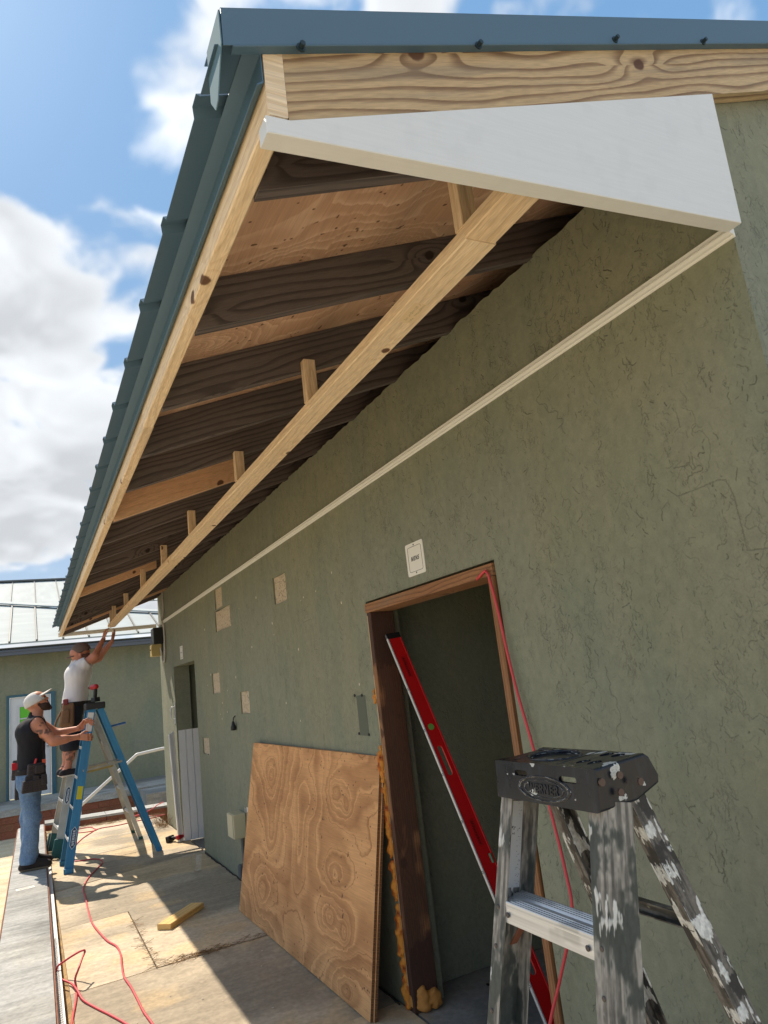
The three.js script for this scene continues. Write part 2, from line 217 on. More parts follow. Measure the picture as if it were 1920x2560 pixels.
// a closed profile swept from A to B; side = local x axis of the profile. uv: u along, v round the profile, in metres
function sweep(profile, A, B, side, o = {}) {
  const dir = B.clone().sub(A), L = dir.length(); dir.normalize();
  const X = side.clone().addScaledVector(dir, -side.dot(dir)).normalize(), Y = dir.clone().cross(X), n = profile.length, pos = [], nor = [], uv = [], idx = [];
  const u0 = o.u0 ?? ranA() * 5, v0 = o.v0 ?? ranA() * 3; let area = 0; for (let i = 0; i < n; i++) { const a = profile[i], b = profile[(i + 1) % n]; area += a[0] * b[1] - b[0] * a[1]; }
  const pr = area > 0 ? profile : profile.slice().reverse();
  const P = (p, t) => A.clone().addScaledVector(X, p[0]).addScaledVector(Y, p[1]).addScaledVector(dir, t); let per = 0;
  for (let i = 0; i < n; i++) {
    const a = pr[i], b = pr[(i + 1) % n], l = Math.hypot(b[0] - a[0], b[1] - a[1]), N = X.clone().multiplyScalar((b[1] - a[1]) / l).addScaledVector(Y, -(b[0] - a[0]) / l), k = pos.length / 3;
    for (const [p, t, v] of [[a, 0, per], [b, 0, per + l], [b, L, per + l], [a, L, per]]) { pos.push(...P(p, t).toArray()); nor.push(...N.toArray()); uv.push(u0 + t, v0 + v); }
    idx.push(k, k + 1, k + 2, k, k + 2, k + 3); per += l;
  }
  const tri = THREE.ShapeUtils.triangulateShape(pr.map((p) => new THREE.Vector2(...p)), []);
  for (const [t, s] of [[0, -1], [L, 1]]) { const k = pos.length / 3; for (const p of pr) { pos.push(...P(p, t).toArray()); nor.push(...dir.clone().multiplyScalar(s).toArray()); uv.push(u0 + p[0] * 0.4, v0 + p[1]); } for (const [a, b, c] of tri) s > 0 ? idx.push(k + a, k + b, k + c) : idx.push(k + a, k + c, k + b); }
  const g = new THREE.BufferGeometry(); g.setAttribute('position', new THREE.Float32BufferAttribute(pos, 3)); g.setAttribute('normal', new THREE.Float32BufferAttribute(nor, 3)); g.setAttribute('uv', new THREE.Float32BufferAttribute(uv, 2)); g.setIndex(idx); return g;
}
const rect = (w, h, c = 0.003) => [[-w / 2 + c, -h / 2], [w / 2 - c, -h / 2], [w / 2, -h / 2 + c], [w / 2, h / 2 - c], [w / 2 - c, h / 2], [-w / 2 + c, h / 2], [-w / 2, h / 2 - c], [-w / 2, -h / 2 + c]];
const circ = (r, n = 10) => Array.from({ length: n }, (_, i) => [r * Math.cos((i / n) * 6.2832), r * Math.sin((i / n) * 6.2832)]);
const chan = (web, fl, t) => [[-web / 2, 0], [web / 2, 0], [web / 2, fl], [web / 2 - t, fl], [web / 2 - t, t], [-web / 2 + t, t], [-web / 2 + t, fl], [-web / 2, fl]];
const board = (A, B, w, h, side, c) => sweep(rect(w, h, c), A, B, side);
// box from corners, with chamfer, uv in metres
function box(x0, x1, y0, y1, z0, z1, c = 0.002) { const dx = x1 - x0, dy = y1 - y0, dz = z1 - z0; return dx >= dy && dx >= dz ? sweep(rect(dy, dz, Math.min(c, dy / 3, dz / 3)), V(x0, (y0 + y1) / 2, (z0 + z1) / 2), V(x1, (y0 + y1) / 2, (z0 + z1) / 2), V(0, 1, 0)) : dy >= dz ? sweep(rect(dx, dz, Math.min(c, dx / 3, dz / 3)), V((x0 + x1) / 2, y0, (z0 + z1) / 2), V((x0 + x1) / 2, y1, (z0 + z1) / 2), V(1, 0, 0)) : sweep(rect(dx, dy, Math.min(c, dx / 3, dy / 3)), V((x0 + x1) / 2, (y0 + y1) / 2, z0), V((x0 + x1) / 2, (y0 + y1) / 2, z1), V(1, 0, 0)); }
function tube(pts, r, seg = 0, rs = 8) { return new THREE.TubeGeometry(new THREE.CatmullRomCurve3(pts, false, 'centripetal'), seg || pts.length * 8, r, rs); }
// shape lying in the plane across x (points are [z, y]), d thick, front at x = x0 facing -x
function plateX(pts, holes, d, x0) { const s = new THREE.Shape(pts.map((p) => new THREE.Vector2(...p))); for (const h of holes) s.holes.push(new THREE.Path(h.map((p) => new THREE.Vector2(...p)))); const g = new THREE.ExtrudeGeometry(s, { depth: d, bevelEnabled: false }); return g.applyMatrix4(new THREE.Matrix4().makeBasis(V(0, 0, 1), V(0, 1, 0), V(-1, 0, 0))).translate(x0 + d, 0, 0); }
// shape across z (points are [x, y]), d thick, front at z = z0 facing +z
function plateZ(pts, holes, d, z0) { const s = new THREE.Shape(pts.map((p) => new THREE.Vector2(...p))); for (const h of holes) s.holes.push(new THREE.Path(h.map((p) => new THREE.Vector2(...p)))); return new THREE.ExtrudeGeometry(s, { depth: d, bevelEnabled: false }).translate(0, 0, z0 - d); }
// shape lying flat (points are [x, z]), top at y
function plateY(pts, d, y) { const s = new THREE.Shape(pts.map((p) => new THREE.Vector2(p[0], -p[1]))), g = new THREE.ExtrudeGeometry(s, { depth: d, bevelEnabled: false }); return g.rotateX(-Math.PI / 2).translate(0, y - d, 0); }
const merged = (a) => mergeGeometries(a.map((g) => (g.index ? g.toNonIndexed() : g)).map((g) => { for (const k of Object.keys(g.attributes)) if (!['position', 'normal', 'uv'].includes(k)) g.deleteAttribute(k); return g; }));
function canvasTex(w, h, draw) { const c = document.createElement('canvas'); c.width = w; c.height = h; draw(c.getContext('2d'), w, h); const t = new THREE.CanvasTexture(c); t.colorSpace = THREE.SRGBColorSpace; t.magFilter = THREE.LinearFilter; t.needsUpdate = true; return t; }
// ------------------------------------------------------------------ ground
structure('ground', plateY([[-300, 200], [300, 200], [300, -300], [-300, -300]], 0.3, -0.5), M.sand);
structure('soil_bed', plateY([[-1.60, 3], [0.0, 3], [0.0, -12.1], [-1.55, -12.1]], 0.45, -0.03), M.dirtShade);
const kerbIn = (z) => -1.503 - (z + 9.5) * 0.0096, kerbOut = (z) => kerbIn(z) - 0.318;
{
  // the patio: poured bays with open joints between them, each joint a line from the left edge to the wall
  const J = [[2.5, 2.5], [0.85, 0.85], [-0.65, -0.67], [-2.15, -2.18], [-3.62, -3.68], [-5.12, -5.2], [-6.57, -6.73], [-7.9, -8.34], [-9.1, -9.52], [-10.08, -10.74], [-11.88, -11.5]];
  const bay = new THREE.Group(); bay.name = 'patio'; bay.userData.kind = 'structure'; scene.add(bay);
  const xl = -1.455, xr = -0.006, g = 0.004, lerp = ([a, b], x) => a + (b - a) * (x - xl) / (xr - xl), rr = rngOf(8);
  for (let i = 0; i + 1 < J.length; i++) {
    const cuts = i === 5 ? [xl, -0.96, xr] : [xl, xr];
    for (let k = 0; k + 1 < cuts.length; k++) {
      const a = cuts[k] + (k ? g : 0), b = cuts[k + 1] - (k + 2 < cuts.length ? g : 0), pts = [], jit = (x) => (rr() - 0.5) * 0.006;
      const st = (x0, x1, J0, s) => { for (let q = 0; q <= 8; q++) { const x = x0 + (x1 - x0) * q / 8; pts.push([x, lerp(J0, x) + s * g + jit(x)]); } };
      st(a, b, J[i], -1); st(b, a, J[i + 1], 1);
      const geo = plateY(pts, 0.09, (rr() - 0.5) * 0.004), uv = geo.attributes.uv, ou = rr() * 3, ov = rr() * 3; for (let q = 0; q < uv.count; q++) uv.setXY(q, uv.getX(q) + ou, uv.getY(q) + ov);
      part('concrete_slab', geo, M.slab, bay);
    }
  }
  // raised kerb: grey cap on painted block
  const kw = thing('kerb_wall', 'low block kerb with rough grey concrete cap along the patio', 'kerb', [-1.68, -0.5, -4.7]);
  const zz = [3, 0.6, -1.8, -4.2, -6.6, -9, -11.9];
  for (let i = 0; i + 1 < zz.length; i++) {
    const a = zz[i] - (i ? 0.002 : 0), b = zz[i + 1] + 0.002;
    put('cap_stone', plateY([[kerbOut(a), a], [kerbIn(a), a], [kerbIn(b), b], [kerbOut(b), b]], 0.055, 0.1), M.cap, kw);
    put('block_course', plateY([[kerbOut(a) + 0.012, a], [kerbIn(a) - 0.012, a], [kerbIn(b) - 0.012, b], [kerbOut(b) + 0.012, b]], 0.55, 0.044), M.redBlock[i % 3], kw);
  }
  for (const [x, w] of [[kerbIn, -0.001], [kerbOut, 0.001]]) put('edge_form', sweep(rect(0.009, 0.03, 0.002), V(x(3) + (w < 0 ? 0.008 : -0.008), 0.078, 3), V(x(-11.9) + (w < 0 ? 0.008 : -0.008), 0.078, -11.9), V(1, 0, 0)), M.redBlock[2], kw);
  // far kerb, across the end of the patio
  const fk = thing('kerb_wall', 'red painted block kerb with pale cap across the end of the patio', 'kerb', [0, -0.5, -11.8]);
  const dir = (x) => -11.52 + (x - 0.09) * 0.262;
  for (let i = 0; i < 8; i++) {
    const x0 = -1.46 + i * 0.4, x1 = x0 + 0.394;
    put('cap_stone', plateY([[x0, dir(x0) + 0.01], [x1, dir(x1) + 0.01], [x1, dir(x1) - 0.33], [x0, dir(x0) - 0.33]], 0.03, 0.1), M.cap, fk);
    put('block', plateY([[x0, dir(x0)], [x1, dir(x1)], [x1, dir(x1) - 0.31], [x0, dir(x0) - 0.31]], 0.57, 0.069), M.redBlock[i % 3], fk);
  }
}
// walkway in front of the far building, on a red block wall
{
  const w = structure('walkway', plateY([[-14, -15.62], [5, -15.3], [5, -17.2], [-14, -17.2]], 0.12, 0), M.cap);
  const rw = thing('retaining_wall', 'red painted block wall carrying the walkway of the far building', 'wall', [-3, -0.5, -15.7]);
  const rr = rngOf(3);
  for (let r = 0; r < 3; r++) for (let i = 0; i < 24; i++) { const x0 = -8.6 + i * 0.406 + (r % 2) * 0.2, y0 = -0.5 + r * 0.128 + 0.001, zf = -15.64 + (x0 + 14) * 0.0168 + rr() * 0.004; if (x0 > 0.6) continue; put('block', box(x0, x0 + 0.4, y0, y0 + 0.122, zf - 0.2, zf, 0.004), M.redBlock[Math.floor(rr() * 3)], rw); }
  put('mortar', plateY([[-8.7, -15.56], [1.0, -15.4], [1.0, -15.9], [-8.7, -15.9]], 0.37, -0.125), M.redBlock[1], rw);
  solo('concrete_step', mergeGeometries([box(0.25, 1.6, -0.5, -0.02, -15.2, -14.3, 0.01)]), M.cap, 'pale concrete step block beside the handrail', 'step');
}
// ------------------------------------------------------------------ far building
{
  const b = thing('building', 'far grey green stucco building with pale metal roofs', 'building', [-4, -0.5, -19]);
  put('wall', plateZ([[-14, -0.5], [5, -0.5], [5, 3.02], [-14, 3.02]], [[[-2.03, 0.0], [-1.21, 0.0], [-1.21, 2.03], [-2.03, 2.03]]], 0.2, -17), M.stuccoFar, b);
  put('wall', box(-14, -13.8, -0.5, 3, -26, -17.2), M.stuccoFar, b); put('wall', box(4.8, 5, -0.5, 3, -26, -17.2), M.stuccoFar, b);
  put('soffit', plateZ([[-14.3, 2.98], [5.3, 2.98], [5.3, 3.0], [-14.3, 3.0]], [], 0.62, -16.58), M.greyPaint, b);
  const gut = put('gutter', sweep([[0, 0], [0.09, 0.02], [0.11, 0.06], [0.10, 0.065], [0.12, 0.13], [0.11, 0.135], [0, 0.135]], V(-14.3, 2.965, -16.58), V(5.3, 2.965, -16.58), V(0, 0, 1)), std({ color: srgb(92, 94, 98), roughness: 0.6 }), b);
  const dr = part('door', local(box(-2.0, -1.24, 0.02, 2.0, -17.06, -17.015), b), std({ color: srgb(214, 216, 218), roughness: 0.5 }), b);
  const teal = std({ color: srgb(52, 96, 112), roughness: 0.5 });
  put('door_frame', merged([box(-2.06, -2.005, 0, 2.05, -17.08, -16.97), box(-1.235, -1.15, 0, 2.05, -17.08, -16.95), box(-2.004, -1.236, 2.004, 2.05, -17.08, -16.975)]), teal, b);
  const win = put('window_frame', merged([box(-1.86, -1.38, 1.0, 1.04, -17.016, -16.99), box(-1.86, -1.38, 1.8, 1.84, -17.016, -16.99), box(-1.86, -1.82, 1.041, 1.799, -17.016, -16.99), box(-1.42, -1.38, 1.041, 1.799, -17.016, -16.99), box(-1.819, -1.421, 1.3, 1.325, -17.016, -16.992), box(-1.819, -1.421, 1.55, 1.575, -17.016, -16.992)]), std({ color: srgb(206, 208, 210) }), dr);
  for (const y of [1.042, 1.327, 1.577]) put('pane', box(-1.818, -1.422, y, y + 0.222, -17.0155, -17.005, 0.001), std({ color: srgb(96, 190, 40), roughness: 0.3 }), dr);
  put('door_knob', new THREE.SphereGeometry(0.035, 12, 10).translate(-1.31, 0.98, -16.97), M.alu, dr);
  // lower roof, panel by panel
  const pl = V(0, 1, 0.36), kk = 3.1 + 0.36 * -16.5, tl = hit(q1(0, 290), pl, kk), tr = hit(q1(1000, 342), pl, kk), topZ = (x) => tl.z + (tr.z - tl.z) * (x - tl.x) / (tr.x - tl.x), yOf = (z) => kk - 0.36 * z;
  for (let i = 0; i < 34; i++) {
    const x0 = -12 + i * 0.5, x1 = x0 + 0.498, zt0 = topZ(x0), zt1 = topZ(x1), g = new THREE.BufferGeometry(), P = [[x0, yOf(-16.45), -16.45], [x1, yOf(-16.45), -16.45], [x1, yOf(zt1), zt1], [x0, yOf(zt0), zt0]];
    const lo = P.map(([x, y, z]) => [x, y - 0.03, z]), q = [...P, ...lo].flat();
    g.setAttribute('position', new THREE.Float32BufferAttribute(q, 3)); g.setIndex([0, 1, 2, 0, 2, 3, 4, 6, 5, 4, 7, 6, 0, 4, 5, 0, 5, 1, 1, 5, 6, 1, 6, 2, 3, 2, 6, 3, 6, 7, 0, 3, 7, 0, 7, 4]); const ng = g.toNonIndexed(); ng.computeVertexNormals(); ng.setAttribute('uv', new THREE.Float32BufferAttribute(Array.from({ length: 36 }, (_, k) => [ng.attributes.position.getX(k) + i * 1.7, ng.attributes.position.getZ(k)]).flat(), 2));
    const p = put('roof_panel', ng, M.galv, b); put('seam', sweep(rect(0.03, 0.04, 0.004), V(x0, yOf(-16.44) + 0.018, -16.44), V(x0, yOf(zt0) + 0.018, zt0), V(1, 0, 0)), M.greyPaint, p);
  }
  put('ridge_flashing', sweep(rect(0.03, 0.26, 0.006), V(-12, yOf(topZ(-12)) + 0.05, topZ(-12)), V(5, yOf(topZ(5)) + 0.05, topZ(5)), V(0, 1, 0.3)), M.galv, b);
  const z1 = -21.6, y1 = 4.45, ur = hit(q1(0, 150), V(0, 1, 0.36), y1 + 0.36 * z1);
  for (let i = 0; i < 24; i++) {
    const x0 = -12 + i * 0.62, yb = y1, yt = ur.y, zt = ur.z, p = put('roof_panel', sweep(rect(0.616, 0.03, 0.004), V(x0 + 0.31, yb, z1), V(x0 + 0.31, yt, zt), V(1, 0, 0)), M.galv, b);
    put('seam', sweep(rect(0.022, 0.04, 0.004), V(x0, yb + 0.03, z1), V(x0, yt + 0.03, zt), V(1, 0, 0)), M.greyPaint, p);
  }
  put('ridge_flashing', sweep(rect(0.06, 0.3, 0.006), V(-12.1, ur.y + 0.03, ur.z), V(3, ur.y + 0.03, ur.z), V(0, 1, 0)), M.greyPaint, b);
}
// ------------------------------------------------------------------ the building with the open eave
const SL = 0.355, C0 = 0.9424, S0 = 0.3346, NRM = V(-S0, C0, 0), rafBot = (x) => 3.037 + SL * x;
const onSlope = (x, off, z) => V(x, rafBot(x), z).addScaledVector(NRM, off);
const B = thing('building', 'olive stucco building with stripped roof overhang and two open doorways', 'building', [3.2, 0, -5.8]);
{
  const rr = rngOf(19), rough = (z0, z1, y0, y1, n = 5, a = 0.008) => { const p = []; const e = (x0, y0, x1, y1) => { for (let i = 0; i < n; i++) p.push([x0 + (x1 - x0) * i / n + (rr() - 0.5) * a, y0 + (y1 - y0) * i / n + (rr() - 0.5) * a]); }; e(z0, y0, z1, y0); e(z1, y0, z1, y1); e(z1, y1, z0, y1); e(z0, y1, z0, y0); return p; };
  const fromPix = (a, b) => { const p = atX(a), q = atX(b); return [Math.min(p.z, q.z), Math.max(p.z, q.z), Math.min(p.y, q.y), Math.max(p.y, q.y)]; };
  const patches = [[-5.18, -4.88, 2.21, 2.41], [-7.12, -6.52, 2.2, 2.4], [-7.08, -6.78, 2.415, 2.61], fromPix(q1(1372, 738), q1(1428, 862)), fromPix(q1(1555, 855), q1(1622, 996)), fromPix(q1(1312, 1150), q1(1360, 1264))];
  const outline = [[-10.55, 0.002], [-9.53, 0.002], [-9.53, 2.0], [-8.23, 2.0], [-8.23, 0.002], [-3.565, 0.002], [-3.565, 2.008], [-2.318, 2.008], [-2.318, 0.002], [-1.04, 0.002], [-1.04, 3.05]];
  for (let z = -1.1; z > -10.5; z -= 0.035) outline.push([z, 3.046 + (rr() - 0.5) * 0.012]); outline.push([-10.55, 3.05]);
  put('stucco_wall', plateX(outline, patches.map((p) => rough(...p)), 0.012, 0), M.stucco, B);
  const core = outline.filter((_, i) => i < 10).concat([[-1.05, 3.0], [-10.55, 3.0]]).map(([z, y]) => [Math.max(-10.54, Math.min(z, -1.05)), y]);
  put('block_wall', plateX(core, [], 0.178, 0.014), M.inner, B);
  for (const [z0, z1, y0, y1] of patches) put('exposed_block', plateX([[z0 - 0.02, y0 - 0.02], [z1 + 0.02, y0 - 0.02], [z1 + 0.02, y1 + 0.02], [z0 - 0.02, y1 + 0.02]], [], 0.0015, 0.0122), M.block, B);
  const gab = [[0.0, 0.002], [6.4, 0.002], [6.4, 3.05], [3.2, 4.18], [0.0, 3.05]];
  put('gable_wall', plateZ(gab, [], 0.2, -1.042), M.stucco, B).geometry.translate(0.013, 0, 0);
  put('gable_wall', plateZ(gab, [], 0.2, -10.34), M.stucco, B).geometry.translate(0.013, 0, 0);
  put('back_wall', box(6.2, 6.4, 0.002, 3.02, -10.34, -1.25), M.stucco, B);
  // rooms behind the doorways
  put('interior_floor', plateY([[0.014, -1.25], [6.2, -1.25], [6.2, -10.33], [0.014, -10.33]], 0.2, -0.004), M.innerFloor, B);
  put('ceiling', box(0.2, 6.2, 2.75, 2.8, -10.33, -1.25), M.inner, B);
  put('partition_wall', plateZ([[0.194, 0], [3.3, 0], [3.3, 2.749], [0.194, 2.749]], [], 0.12, -3.72), M.inner, B);
  put('partition_wall', plateZ([[0.194, 0], [0.95, 0], [0.95, 2.749], [0.194, 2.749]], [], 0.12, -9.62), M.inner, B);
  put('partition_wall', plateZ([[0.194, 0], [6.1, 0], [6.1, 2.749], [0.194, 2.749]], [], 0.12, -6.2), M.inner, B);
  put('partition_wall', box(3.3, 3.42, 0, 2.749, -6.0, -1.26), M.inner, B);
  // threshold crack along the wall foot
  put('wall_foot', (() => { const p = []; for (let z = -8.2; z < -3.6; z += 0.06) p.push(V(-0.004 - rr() * 0.016, 0.002, z)); return tube(p, 0.006, 160, 5); })(), M.joint, B);
}
// roof timbers
{
  const zs = [-1.212, -1.813, -2.392, -2.915, -3.44, -4.06, -4.65, -5.2, -5.75, -6.35, -6.93, -7.6, -8.25, -8.9, -9.5, -10.08];
  const plumb = (z, x0, x1, h, w, low = 0) => { const g = plateZ([[x0, rafBot(x0) + low], [x1, rafBot(x1) + low], [x1, rafBot(x1) + low + h], [x0, rafBot(x0) + low + h]], [], w, z + w / 2), p = g.attributes.position, n = g.attributes.normal, uv = g.attributes.uv, ou = ranA() * 5, ov = ranA() * 3; for (let i = 0; i < p.count; i++) { const u = p.getX(i) / C0, v = (p.getY(i) - SL * p.getX(i)) * C0; uv.setXY(i, u + ou, (Math.abs(n.getZ(i)) > 0.5 ? v : p.getZ(i)) + ov); } return g; };
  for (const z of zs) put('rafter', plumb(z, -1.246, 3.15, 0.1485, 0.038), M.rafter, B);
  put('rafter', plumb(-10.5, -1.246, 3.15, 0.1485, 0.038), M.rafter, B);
  const sis = (z, x0, x1, h = 0.142, off = -0.003) => put('sister_rafter', plumb(z, x0, x1, h, 0.037, off), M.sister, B);
  sis(-4.02, -1.244, -0.55); sis(-7.02 + 0.128, -1.244, -0.575); sis(-9.86, -1.244, 0.02, 0.09, 0.0);
  put('rake_rafter', plumb(-1.0192, -1.2465, 3.15, 0.15, 0.038), M.treated, B);
  put('rake_rafter', plumb(-10.56, -1.2465, 3.15, 0.15, 0.038), M.treated, B);
  const fz = [-1.0, -2.58, -4.05, -6.1, -10.58];
  for (let i = 0; i + 1 < fz.length; i++) put('fascia_board', board(V(-1.266 + (i % 2) * 0.002, 2.671, fz[i]), V(-1.266 + (i % 2) * 0.002, 2.671, fz[i + 1] + 0.003), 0.038, 0.142, V(1, 0, 0), 0.003), i % 2 ? M.pineB : M.pine, B);
  // soffit nailer and its hangers
  put('nailer', board(V(-0.680, 2.629, -1.04), V(-0.680, 2.629, -1.23), 0.089, 0.038, V(1, 0, 0), 0.003), M.pineB, B);
  put('nailer', board(V(-0.676, 2.627, -1.2325), V(-0.676, 2.627, -5.3), 0.089, 0.038, V(1, 0, 0), 0.003), M.pine, B);
  put('nailer', board(V(-0.68, 2.627, -5.303), V(-0.69, 2.622, -9.93), 0.089, 0.038, V(1, 0, 0), 0.003), M.pineB, B);
  for (const [z, t] of [[-1.25, 2.9], [-2.352, 2.815], [-3.40, 2.80], [-4.61, 2.80], [-5.71, 2.8], [-6.89, 2.82], [-8.21, 2.79], [-9.46, 2.82], [-9.78, 2.8]]) put('hanger', board(V(-0.7, 2.646, z), V(-0.7, t, z), 0.047, 0.037, V(1, 0, 0), 0.002), M.pineB, B);
  // plywood deck, sheet by sheet
  const cut = [-1.236, -0.11, 1.0, 2.15, 3.2];
  for (let i = 0; i < 4; i++) for (let k = 0; k < 5; k++) { const z0 = -1.0 - (k ? k * 2.44 - (i % 2 ? 1.22 : 0.6) : 0), z1 = Math.max(-10.58, -1.0 - (k + 1) * 2.44 + (i % 2 ? 1.22 : 0.6)); if (z0 - z1 < 0.1) continue; const g = sweep(rect(z0 - z1 - 0.004, 0.011, 0.001), onSlope(cut[i], 0.1475, (z0 + z1) / 2), onSlope(cut[i + 1] - 0.003, 0.1475, (z0 + z1) / 2), V(0, 0, -1), { u0: 0, v0: 0 }); { const uv = g.attributes.uv, o = ranA() * 2; for (let q = 0; q < uv.count; q++) { const a = uv.getX(q), b = uv.getY(q); uv.setXY(q, b + o, a + o); } } put('deck_sheet', g, M.deck, B); }
  // metal roof: one ribbed panel after another, then trims
  const rib = [[-0.03, 0], [-0.017, 0.016], [0.017, 0.016], [0.03, 0], [0.362, 0]], prof = [...rib, ...rib.slice().reverse().map(([a, b]) => [a, b - 0.0015])];
  for (let i = 0; i < 25; i++) { const z = -1.148 - i * 0.386; put('roof_panel', sweep(prof.map((p) => [Math.min(p[0], i === 24 ? 0.15 : 9), p[1]]), onSlope(-1.3195 + (i % 2) * 0.001, 0.157, z), onSlope(3.2, 0.157, z), V(0, 0, -1)), M.teal, B); }
  put('roof_panel', sweep([[0, 0], [0.115, 0], [0.115, 0.0015], [0, 0.0015]], onSlope(-1.3195, 0.157, -1.0), onSlope(3.2, 0.157, -1.0), V(0, 0, -1)), M.teal, B);
  put('far_slope', board(V(3.2, 4.31, -5.79), V(6.9, 2.99, -5.79), 9.6, 0.012, V(0, 0, 1), 0.001), M.teal, B);
  put('drip_edge', sweep([[0, 0], [0.012, -0.008], [0.013, -0.006], [0.0018, 0.003], [0.0018, 0.062], [0.03, 0.069], [0.03, 0.071], [0, 0.064]].map(([a, b]) => [a, b]), V(-1.288, 2.664, -1.0), V(-1.288, 2.664, -10.58), V(-1, 0, 0)), M.tealDark, B);
  const t = (x) => 2.785 + 0.357 * (x + 1.348);
  const rk = put('rake_trim', plateZ([[-1.362, t(-1.362) - 0.078], [3.2, t(3.2) - 0.078], [3.2, t(3.2)], [-1.362, t(-1.362)]], [], 0.002, -0.982), M.teal, B);
  put('trim_top', sweep(rect(0.13, 0.002, 0.0005), V(-1.362, t(-1.362) + 0.001, -1.047), V(3.2, t(3.2) + 0.001, -1.047), V(0, 0, 1)), M.teal, rk);
  put('trim_hem', sweep(rect(0.02, 0.003, 0.001), V(-1.345, t(-1.345) - 0.08, -0.991), V(3.2, t(3.2) - 0.08, -0.991), V(0, 0, 1)), M.teal, rk);
  put('trim_end_cap', plateX([[-0.982, 2.706], [-0.984, 2.778], [-1.075, 2.776], [-1.072, 2.66], [-1.045, 2.622], [-1.028, 2.628]], [], 0.002, -1.366), M.tealMatte, rk);
  for (const [px, py] of [[755, 112], [1200, 108], [1542, 94], [1762, 100]]) { const p = atZ([px, py], -0.975), g = new THREE.CylinderGeometry(0.0055, 0.0055, 0.012, 6).rotateX(Math.PI / 2), w = new THREE.CylinderGeometry(0.009, 0.009, 0.003, 12).rotateX(Math.PI / 2).translate(0, 0, -0.006); put('trim_screw', merged([g, w]).translate(p.x, p.y, p.z), M.screw, rk); }
  // white end board of the boxed eave, wall channel and its return
  put('end_board', new THREE.ExtrudeGeometry(new THREE.Shape([[-1.292, 2.553], [-0.035, 2.628], [-0.018, 3.024], [-1.247, 2.588], [-1.292, 2.586]].map((p) => new THREE.Vector2(...p))), { depth: 0.04, bevelEnabled: true, bevelSize: 0.0015, bevelThickness: 0.0015, bevelSegments: 1 }).translate(0, 0, -1.032), M.pvc, B);
  const jp = [[0, -0.024], [0.004, -0.024], [0.006, -0.015], [0.02, -0.014], [0.03, -0.006], [0.03, -0.002], [0.016, 0.003], [0.016, 0.009], [0.03, 0.013], [0.03, 0.018], [0.02, 0.024], [0, 0.026]].map(([a, b]) => [a * 0.75, b * 0.72]);
  put('wall_channel', sweep(jp, V(-0.001, 2.64, -1.035), V(-0.001, 2.64, -6.2), V(-1, 0, 0)), M.cream, B); put('wall_channel', sweep(jp, V(-0.001, 2.641, -6.203), V(-0.001, 2.641, -10.5), V(-1, 0, 0)), M.cream, B);
  put('wall_channel', sweep(rect(0.045, 0.05, 0.004), V(-1.3, 2.612, -10.56), V(-0.032, 2.64, -10.56), V(0, 0, 1)), M.cream, B);
}
// ink stamp under the nailer
{
  const c = canvasTex(256, 96, (x, w, h) => { x.fillStyle = '#e0c7a0'; x.fillRect(0, 0, w, h); const r = rngOf(12); x.fillStyle = '#5a4630'; for (let k = 0; k < 2; k++) for (let i = 0; i < 17; i++) { if (r() < 0.15) continue; x.globalAlpha = 0.35 + 0.5 * r(); x.fillRect(14 + i * 13.5, 20 + k * 32, 3, 8 + r() * 12); x.fillRect(14 + i * 13.5, 20 + k * 32 + (r() < 0.5 ? 0 : 9), 7, 3); } }), p = atY([1045, 785], 2.608);
  put('ink_stamp', box(-0.7, -0.64, 2.6072, 2.608, p.z - 0.055, p.z + 0.055, 0.0002), std({ map: c, roughness: 0.8 }), B).geometry = (() => { const g = new THREE.PlaneGeometry(0.11, 0.05).rotateX(Math.PI / 2).rotateY(Math.PI / 2).translate(-0.676, 2.6076, p.z); return local(g, B); })();
}
// door frames
{
  const fr = new THREE.Group(); fr.name = 'door_frame'; B.add(fr);
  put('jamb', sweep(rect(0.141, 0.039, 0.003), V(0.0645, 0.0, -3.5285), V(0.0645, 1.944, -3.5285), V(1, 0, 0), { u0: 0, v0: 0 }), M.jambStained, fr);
  put('jamb', box(-0.006, 0.135, 0.0, 1.944, -2.372, -2.334), M.jamb, fr);
  put('header', box(-0.01, 0.137, 1.946, 1.996, -3.56, -2.325), M.jamb, fr);
  put('shim_strip', box(-0.004, 0.02, 0.03, 1.93, -3.5615, -3.5495, 0.003), M.treated, fr);
}
